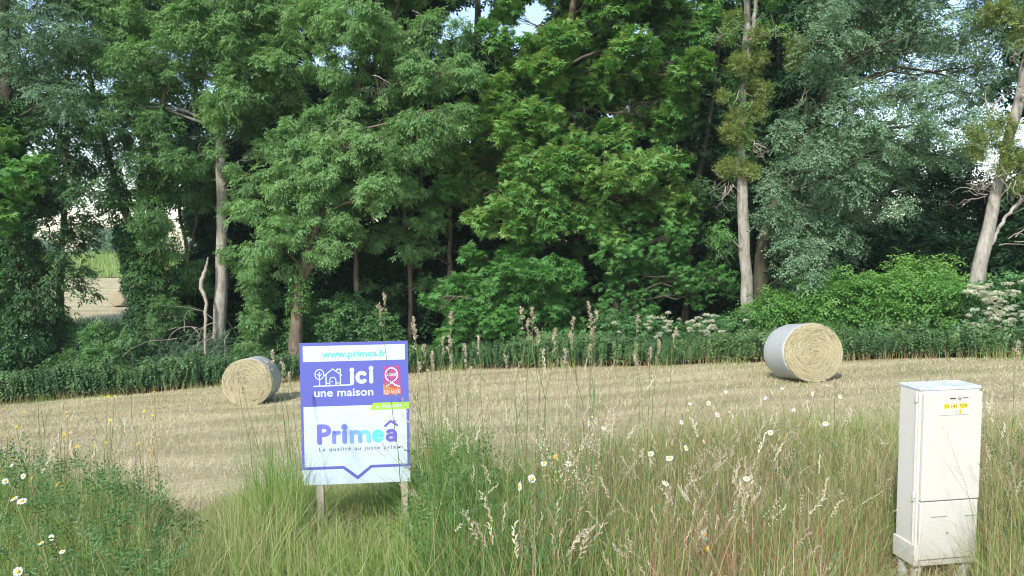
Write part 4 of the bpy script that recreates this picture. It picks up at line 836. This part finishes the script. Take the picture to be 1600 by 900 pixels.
# quality badge
layer('badge', poly([(.765, .178), (.925, .172), (.925, .375), (.765, .378)], L2), 'mauve'); bo = poly([(.765, .300), (.80, .325), (.86, .335), (.925, .330), (.925, .375), (.765, .378)], L2+.0003)
layer('badge_base', bo, 'orange'); bq = Acc(); stroke(bq, arcp(.843, .237, .056, .048, -62, 248, 26)+[(.885, .315)], .0078); stroke(bq, [(.87, .28), (.795, .318)], .0065)
for k in range(5): disc(bq, .865+.012*k, .305+.004*k+.004*(k % 2), .005)
layer('badge_ring', bq, 'white')
lettering('AGRÉÉ', .795, .892, .247, .020, 'white', .02); lettering('Q', .772, .806, .372, .030, 'white', .005); lettering('UALITÉ', .806, .918, .367, .022, 'white', .0)
lettering('By', .695, .73, .470, .016, 'white', .0); lettering('VILLADIM', .745, .925, .468, .022, 'white', .02)
# the big word, heavy strokes
WP = .027
def letter(fn, mat): a_ = Acc(); fn(a_); layer('lettering', a_, mat)
vb, vt, vx = .700, .588, .633
def fP(a_): stroke(a_, [(.165, vb), (.165, vt)], WP); stroke(a_, [(.165, vt), (.20, vt)]+arcp(.205, .617, .047, .029, 90, -90, 12)+[(.165, .646)], WP*.92)
def fr(a_): stroke(a_, [(.298, vb), (.298, vx)], WP*.85); stroke(a_, [(.298, .655), (.312, .637), (.345, .634)], WP*.8)
def fi(a_): stroke(a_, [(.395, vb), (.395, vx)], WP*.9); disc(a_, .395, .596, .0165)
def fm_(a_):
    stroke(a_, [(.462, vb), (.462, vx)], WP*.85); stroke(a_, [(.462, .655)]+arcp(.503, .656, .034, .022, 160, 0, 8)+[(.540, vb)], WP*.85)
def fm2(a_): stroke(a_, [(.545, .655)]+arcp(.583, .656, .034, .022, 160, 0, 8)+[(.619, vb)], WP*.85)
def fe(a_): stroke(a_, [(.668, .668), (.742, .664)]+arcp(.706, .667, .040, .034, 0, 315, 18), WP*.72)
def fa_(a_): stroke(a_, [(.80, .640)]+arcp(.828, .655, .037, .022, 120, 0, 8)+[(.865, vb)], WP*.75); stroke(a_, arcp(.828, .682, .036, .0185, 0, 360, 16), WP*.7)
for fn, mt in ((fP, 'p1'), (fr, 'p2'), (fi, 'p2'), (fm_, 'p3'), (fm2, 'p4'), (fe, 'p5'), (fa_, 'p6')): letter(fn, mt)
rf = Acc(); stroke(rf, [(.775, .598), (.825, .565), (.885, .596)], .0125); stroke(rf, [(.862, .566), (.862, .580)], .0115); layer('roof_mark', rf, 'p6')
lettering('La qualité au juste prix', .16, .872, .762, .028, 'dark', 0, space=1.25)
wd_ = NB('post_timber'); v = wd_.obj(); n1 = wd_.noise(14, wd_.mapping(v, (1, 1, .08)), 6); wd_.pbr(wd_.ramp(n1, [(.3, (.30, .25, .18)), (.6, (.46, .40, .30)), (.8, (.56, .50, .39))]), .85, .15, wd_.bump(n1, .4, .004))
for sx_, tl in ((-.205, 0), (.265, 0)):
    pp = Acc(); pp.box((sx_-.019, .005, -.25), (sx_+.019, .043, zp+SH-.06)); pp.build('post', wd_.m, SIGN, bevel=.002)
sc2 = Acc()
for u_ in (.16, .935):
    for v_ in (.09, .93): disc(sc2, u_, v_, .0035, L3)
SC['steel'] = flat('sign_steel', (.4, .4, .42), .35, .6); layer('screw', sc2, 'steel')

# ------------------------------------------------------------ electricity meter cabinet
fw, fd, fh = .295, .13, .775
b = NB('cabinet_plastic'); v = b.obj()
n1 = b.noise(3.5, b.mapping(v, (1, 1, .35)), 6, .7); n2 = b.noise(60, v, 3)
sep = b.n('ShaderNodeSeparateXYZ'); b.l(v, sep.inputs[0])
low = b.math('MULTIPLY', b.math('SUBTRACT', .42, sep.outputs[2], True), 2.0, True)
base_c = b.mix(b.ramp(n1, [(.42, (0, 0, 0)), (.72, (.5, .5, .5))]), (.55, .53, .47), (.46, .435, .37))
base_c = b.mix(b.math('MULTIPLY', low, b.ramp(b.noise(9, v, 6, .75), [(.45, (0, 0, 0)), (.68, (.8, .8, .8))])), base_c, (.47, .40, .29))
M['cab'] = b.pbr(base_c, .55, .35, b.bump(n2, .05, .002))
M['cabtop'] = NB('cabinet_top_dirt'); tb_ = M['cabtop']; v = tb_.obj(); M['cabtop'] = tb_.pbr(tb_.ramp(tb_.noise(16, v, 7, .75), [(.35, (.34, .37, .42)), (.55, (.55, .58, .62)), (.75, (.74, .76, .78))]), .6, .3)
cx_, cy_ = .562*3.16, 3.16
CAB = empty('meter_cabinet', (cx_, cy_, float(gh(cx_, cy_))), 'tall off white plastic electricity meter cabinet in the grass at right', 'meter cabinet')
CAB.rotation_euler = (R(1.0), R(-.5), R(9.0))
z0 = .115
def cbox(lo, hi, name, mat, par=CAB, bev=.003):
    a_ = Acc(); a_.box(lo, hi); return a_.build(name, mat, par, bevel=bev)
cbox((0, .0, z0), (fw, fd, z0+fh), 'body', M['cab'], bev=.006)
cbox((-.003, -.004, z0+fh-.004), (fw+.003, fd+.003, z0+fh+.010), 'lid', M['cabtop'], bev=.004)
door = cbox((.008, -.020, z0+.285), (fw-.004, -.001, z0+fh-.012), 'door', M['cab'], bev=.005)
pan = cbox((.006, -.017, z0+.02), (fw-.006, -.001, z0+.280), 'lower_panel', M['cab'], bev=.005)
gapm = flat('dark_gap', (.05, .05, .05), .8)
cbox((.010, -.012, z0+.279), (fw-.006, -.0005, z0+.286), 'seam', flat('grey_seam', (.22, .21, .19), .8), bev=0)
cbox((-.010, -.010, z0-.01), (fw+.004, fd+.004, z0+.085), 'plinth_band', M['cab'], bev=.004)
cbox((.004, .02, z0+.09), (.0045, .02, z0+.1), 'side_rib', M['cab'], bev=0)
cbox((-.006, .012, z0+.086), (.001, .020, z0+fh-.006), 'side_rib', M['cab'], bev=.002)
for zz in (.74, .30): cbox((-.011, .006, z0+zz-.02), (-.003, .018, z0+zz+.02), 'hinge', M['cab'], bev=.002)
metal = flat('dull_metal', (.28, .27, .25), .45, .6)
lk = Acc(); a16 = np.arange(16)*math.pi/8; lz = z0+fh-.036; lx = .175
lk.tube(np.array([(lx, -.018, lz), (lx, -.026, lz)]), [.007, .006], 14); lk.build('lock', metal, door)
sl_ = Acc(); sl_.box((lx-.045, -.0225, lz-.003), (lx-.018, -.019, lz+.001)); sl_.box((lx+.016, -.0225, lz-.001), (lx+.042, -.019, lz+.001)); sl_.build('key_slot', gapm, door)
plc = flat('label_plate', (.66, .70, .55), .3, .5); yel = flat('label_yellow', (.80, .58, .06), .5); ink = flat('label_ink', (.28, .16, .02), .6); clearr = flat('plate_edge', (.50, .54, .48), .3)
pl = Acc(); px0, pz0 = .095, z0+fh-.105; pl.box((px0-.016, -.0228, pz0-.004), (px0+.128, -.0195, pz0+.052)); plate = pl.build('label_plate', plc, door, bevel=.001)
yb = Acc()
for (a0, a1, b0, b1) in ((.003, .030, .024, .045), (.044, .067, .024, .045), (.078, .118, .024, .045), (.078, .090, .000, .021)): yb.box((px0+a0, -.0238, pz0+b0), (px0+a1, -.0228, pz0+b1))
yb.build('sticker', yel, plate)
def cab_text(txt, x0, x1, zb, hgt, mat):
    me = text_mesh(txt, 1.0, .012); v = np.zeros(len(me.vertices)*3); me.vertices.foreach_get('co', v); v = v.reshape(-1, 3); a0, a1 = v[:, 0].min(), v[:, 0].max()
    me.vertices.foreach_set('co', np.stack([x0+(v[:, 0]-a0)/(a1-a0)*(x1-x0), np.full(len(v), -.0242), zb+v[:, 1]/.73*hgt], -1).astype(np.float32).ravel()); me.materials.clear(); me.materials.append(mat); me.update()
    o = bpy.data.objects.new('lettering', me); COL.objects.link(o); o.parent = plate
cab_text('35', px0+.005, px0+.028, pz0+.027, .015, ink); cab_text('3', px0+.033, px0+.041, pz0+.027, .015, flat('blue_ink', (.2, .2, .5), .6)); cab_text('41', px0+.046, px0+.065, pz0+.027, .015, ink)
cab_text('P004', px0+.080, px0+.116, pz0+.027, .015, ink); cab_text('C', px0+.062, px0+.073, pz0+.003, .015, flat('green_ink', (.2, .35, .3), .6)); cab_text('2', px0+.080, px0+.088, pz0+.003, .015, ink)
ps = Acc(); ps.box((.06, -.0195, z0+.213), (.135, -.0165, z0+.2155)); ps.box((.225, -.0195, z0+.209), (.29, -.0165, z0+.2115)); ps.tube(np.array([(.14, -.016, z0+.14), (.14, -.0205, z0+.14)]), [.006, .005], 10); ps.build('vent_mark', metal, pan)
zinc = flat('zinc_legs', (.42, .43, .43), .5, .5)
for (lx_, ly_) in ((.025, .022), (fw-.035, .022), (.02, fd-.03), (fw-.035, fd-.03)):
    lg = Acc(); lg.tube(np.array([(lx_, ly_, -.15), (lx_, ly_, z0)]), [.021, .021], 14); lg.build('leg', zinc, CAB, smooth=True)

ORD = 'first second third fourth fifth sixth seventh eighth ninth tenth eleventh twelfth thirteenth fourteenth fifteenth sixteenth seventeenth eighteenth nineteenth twentieth'.split()
TENS = {2: 'twenty', 3: 'thirty', 4: 'forty'}
def nth(k): return ORD[k] if k < 20 else TENS[(k+1)//10]+'-'+ORD[(k+1) % 10-1] if (k+1) % 10 else {30: 'thirtieth', 40: 'fortieth'}[k+1]
# ------------------------------------------------------------ flowers standing out of the verge
def petals(r, n=18, w_=.30, up=.12):
    L = []
    for k in range(n):
        a0 = 2*math.pi*k/n+r_.uniform(-.08, .08); b0 = np.array([math.cos(a0)*r*.25, math.sin(a0)*r*.25, 0]); d = np.array([math.cos(a0), math.sin(a0), r_.uniform(-.25, up)]); s = np.array([-math.sin(a0), math.cos(a0), 0]); Lr = r*.78*r_.uniform(.85, 1.08)
        L.append([b0, b0+d*Lr*.6+s*r*w_/2, b0+d*Lr, b0+d*Lr*.6-s*r*w_/2])
    return template(L)
def mesh_of(acc, name, mat):
    o = acc.build(name, mat); me = o.data; bpy.data.objects.remove(o); return me
pet_me = []
for k in range(4):
    a_ = Acc(); v, _, t = petals(.024); a_.add(v, None, t, .5); pet_me.append(mesh_of(a_, 'petals', M['white']))
a_ = Acc(); a_.tube(np.array([(0, 0, -.004), (0, 0, .002), (0, 0, .005), (0, 0, .007)]), [.008, .0088, .006, .002], 12); disc_me = mesh_of(a_, 'flower_centre', M['disc'])
ypet = []
for k in range(3):
    a_ = Acc(); v, _, t = petals(.015, 16, .32, .5); a_.add(v, None, t, .5); ypet.append(mesh_of(a_, 'petals', M['yellow']))
def flower(name, px, py, zt, pet, centre, label, group, tilt=None, scale=1.0, ymax=6.0, lean=0):
    d_ = max(py-392, 40)/FPX; Yd = min(max((EYE-zt)/d_, 2.3), ymax); c = W(px, py, Yd)
    bx = c[0]-lean*.25+rng.normal(0, .04); by = Yd+rng.normal(0, .05); gz = float(gh(bx, by)); base = np.array([bx, by, gz])
    root = empty(name, base, label, 'flower', group)
    s_ = Acc(); p = curve(base, c, 6, .02); s_.tube(p, np.linspace(.0022, .0014, 6), 4, rng.uniform(.2, 1), cap=False); s_.build('stem', M['stem'], root, base)
    tl = tilt if tilt is not None else R(rng.uniform(15, 80)); az = rng.normal(0, .9)
    for nm, me in (('petals', pet), ('flower_centre', centre)):
        if me is None: continue
        o = bpy.data.objects.new(nm, me); COL.objects.link(o); o.parent = root; o.location = tuple(c-base); o.rotation_euler = (tl, 0, az); o.scale = (scale,)*3
LD = 'white daisy in the left corner weeds, %s from the left there'
MD = 'white daisy right of the sign, %s from the left in that spread'
RD = 'small white daisy left of the cabinet, %s from the left in that spread'
for k_, (px, py) in enumerate(sorted([(18, 727), (50, 747), (90, 757), (22, 779), (36, 744), (8, 752), (80, 840), (65, 848), (28, 893), (97, 862), (8, 700), (34, 783)])): flower('oxeye_daisy', px, py, .62, pet_me[rng.integers(4)], disc_me, LD % nth(k_), 'daisies in the left corner', lean=-.6, scale=rng.uniform(.4, .72))
for k_, (px, py) in enumerate(sorted([(812, 760), (831, 748), (850, 724), (888, 725), (921, 661), (943, 669), (870, 716), (990, 703), (1017, 709)])): flower('oxeye_daisy', px, py, .58, pet_me[rng.integers(4)], disc_me, MD % nth(k_), 'daisies right of the sign', tilt=R(rng.uniform(40, 85)), scale=rng.uniform(.6, .85))
for k_, (px, py) in enumerate(sorted([(1103, 668), (1107, 630), (1078, 631), (1121, 648), (1066, 645), (1065, 660), (1087, 663), (1100, 690), (1072, 700), (1046, 716), (1270, 615), (1196, 622), (1240, 641), (1204, 676), (1313, 620), (1167, 748), (1040, 755), (1222, 607), (1134, 612), (1218, 700), (1290, 662)])): flower('oxeye_daisy', px, py, .55, pet_me[rng.integers(4)], disc_me, RD % nth(k_), 'daisies left of the cabinet', scale=rng.uniform(.5, .85))
flower('oxeye_daisy', 1101, 836, .35, pet_me[0], disc_me, 'lone white daisy low in the grass near the bottom right of centre', None, tilt=R(60))
flower('yellow_daisy', 1105, 858, .32, None, disc_me, 'bare yellow flower disc below the lone white daisy', None, tilt=R(60), scale=1.5)
flower('yellow_daisy', 868, 714, .58, None, disc_me, 'bare orange yellow flower disc between two daisies', None, tilt=R(60), scale=1.5)
for k, px in enumerate(sorted(rng.uniform(0, 250, 30))):
    flower('yellow_hawkbit', px, rng.uniform(612, 715), .66, ypet[k % 3], None, 'small yellow flower on a thin stalk, %s from the left edge' % nth(k), 'yellow flowers at the left', scale=rng.uniform(.35, .65), ymax=5)
# tall cock's foot stalks against the wood
heads = [(601, 465, -.3), (593, 484, -.6), (646, 502, -.3), (648, 516, -.4), (705, 494, -.3), (692, 533, .1), (703, 533, .2), (726, 543, -.3), (748, 533, -.2), (815, 489, .2), (831, 489, -.5), (825, 506, .1), (840, 523, -.5), (867, 523, .5), (891, 524, -.5),
         (921, 479, -.2), (923, 499, 0), (926, 519, 0), (932, 491, .2), (896, 502, -.5), (921, 546, -.3), (996, 499, 0), (1055, 521, .4), (1029, 540, .3), (1016, 550, .1), (994, 563, -.6), (884, 553, -.2), (849, 553, .3), (790, 560, -.8), (662, 545, -.3), (675, 560, .2), (655, 575, .1), (668, 585, -.2), (735, 580, .2),
         (425, 556, -.5), (418, 572, -.7), (440, 570, -.4), (452, 590, -.5), (372, 585, -.8), (380, 610, -.6), (1290, 592, .5), (1305, 600, -.3), (1275, 608, .4), (1590, 540, .1), (1450, 590, .3)]
heads.sort(); ZC = {}
for (px, py, ln) in heads:
    Yd = rng.uniform(3.5, 4.3) if px > 500 else rng.uniform(3.4, 3.9); c = W(px, py, Yd); bx = c[0]-ln*.22; base = np.array([bx, Yd+rng.normal(0, .1), 0]); base[2] = float(gh(base[0], base[1]))
    zone_l = 'in front of the great chestnut' if 780 < px < 960 else 'just right of the sign' if 640 <= px <= 780 else 'behind the top of the sign' if 500 < px < 640 else 'by the small bale' if px < 500 else 'left of the right bale' if px < 1100 else 'before the right hand bale'
    ZC[zone_l] = ZC.get(zone_l, -1)+1
    root = empty('grass_stalk', base, 'beige headed tall grass stalk, %s from left of those ' % nth(ZC[zone_l])+zone_l, 'grass stalk', 'tall grass stalks '+zone_l)
    s_ = Acc(); p = curve(base, c, 8, .012); p[-2:, 0] += 0; s_.tube(p, np.linspace(.0024, .0011, 8), 4, rng.uniform(.2, .6)); s_.build('stem', M['stem'], root, base)
    h_ = Acc(); ax = unit(p[-1]-p[-3])
    for q_ in range(5):
        s = [0, .015, .03, .048, .085][q_]; cc = c-ax*s; sp_ = ax+rdir(1)[0]*(.25 if q_ < 2 else .7)
        m = [24, 20, 14, 10, 8][q_]; P = cc+unit(sp_)*rng.uniform(0, [.024, .02, .02, .016, .02][q_], m)[:, None]+rng.normal(0, .0028, (m, 3))
        TPt = TP['spike'][q_ % 4]; v, _, t = TPt; h_.stamp((v[:8], None, np.array([[0, 3, 2], [0, 2, 1], [4, 7, 6], [4, 6, 5]])), frames(sp_+rng.normal(0, .5, (m, 3)), (0, 0, 1), rng.uniform(0, 6, m)), P, .9, np.clip(rng.normal(.62, .22, m), 0, 1))
    h_.build('seed_head', M['seed'], root, base)
    for k_ in range(2):
        bl = Acc(); i_ = rng.integers(1, 5); a_ = rng.uniform(0, 6.28); L_ = rng.uniform(.12, .25)
        blades(bl, np.array([p[i_][0]]), np.array([p[i_][1]]), L_, .004, .9, np.array([a_]), .3, z=np.array([p[i_][2]])); bl.build('blade', M['grass'], root, base)

# ------------------------------------------------------------ the hazy summer air over the valley
hz = Acc(); hz.box((-260, -30, -13), (260, 330, 26)); hb = NB('air_haze'); pv = hb.n('ShaderNodeVolumePrincipled')
pv.inputs['Color'].default_value = (.86, .92, 1.0, 1); pv.inputs['Density'].default_value = .0003; hb.l(pv.outputs[0], hb.out.inputs['Volume'])
ho = hz.build('haze', hb.m); tag(ho, 'thin pale summer haze filling the air over the field and valley', 'haze', None, 'stuff')
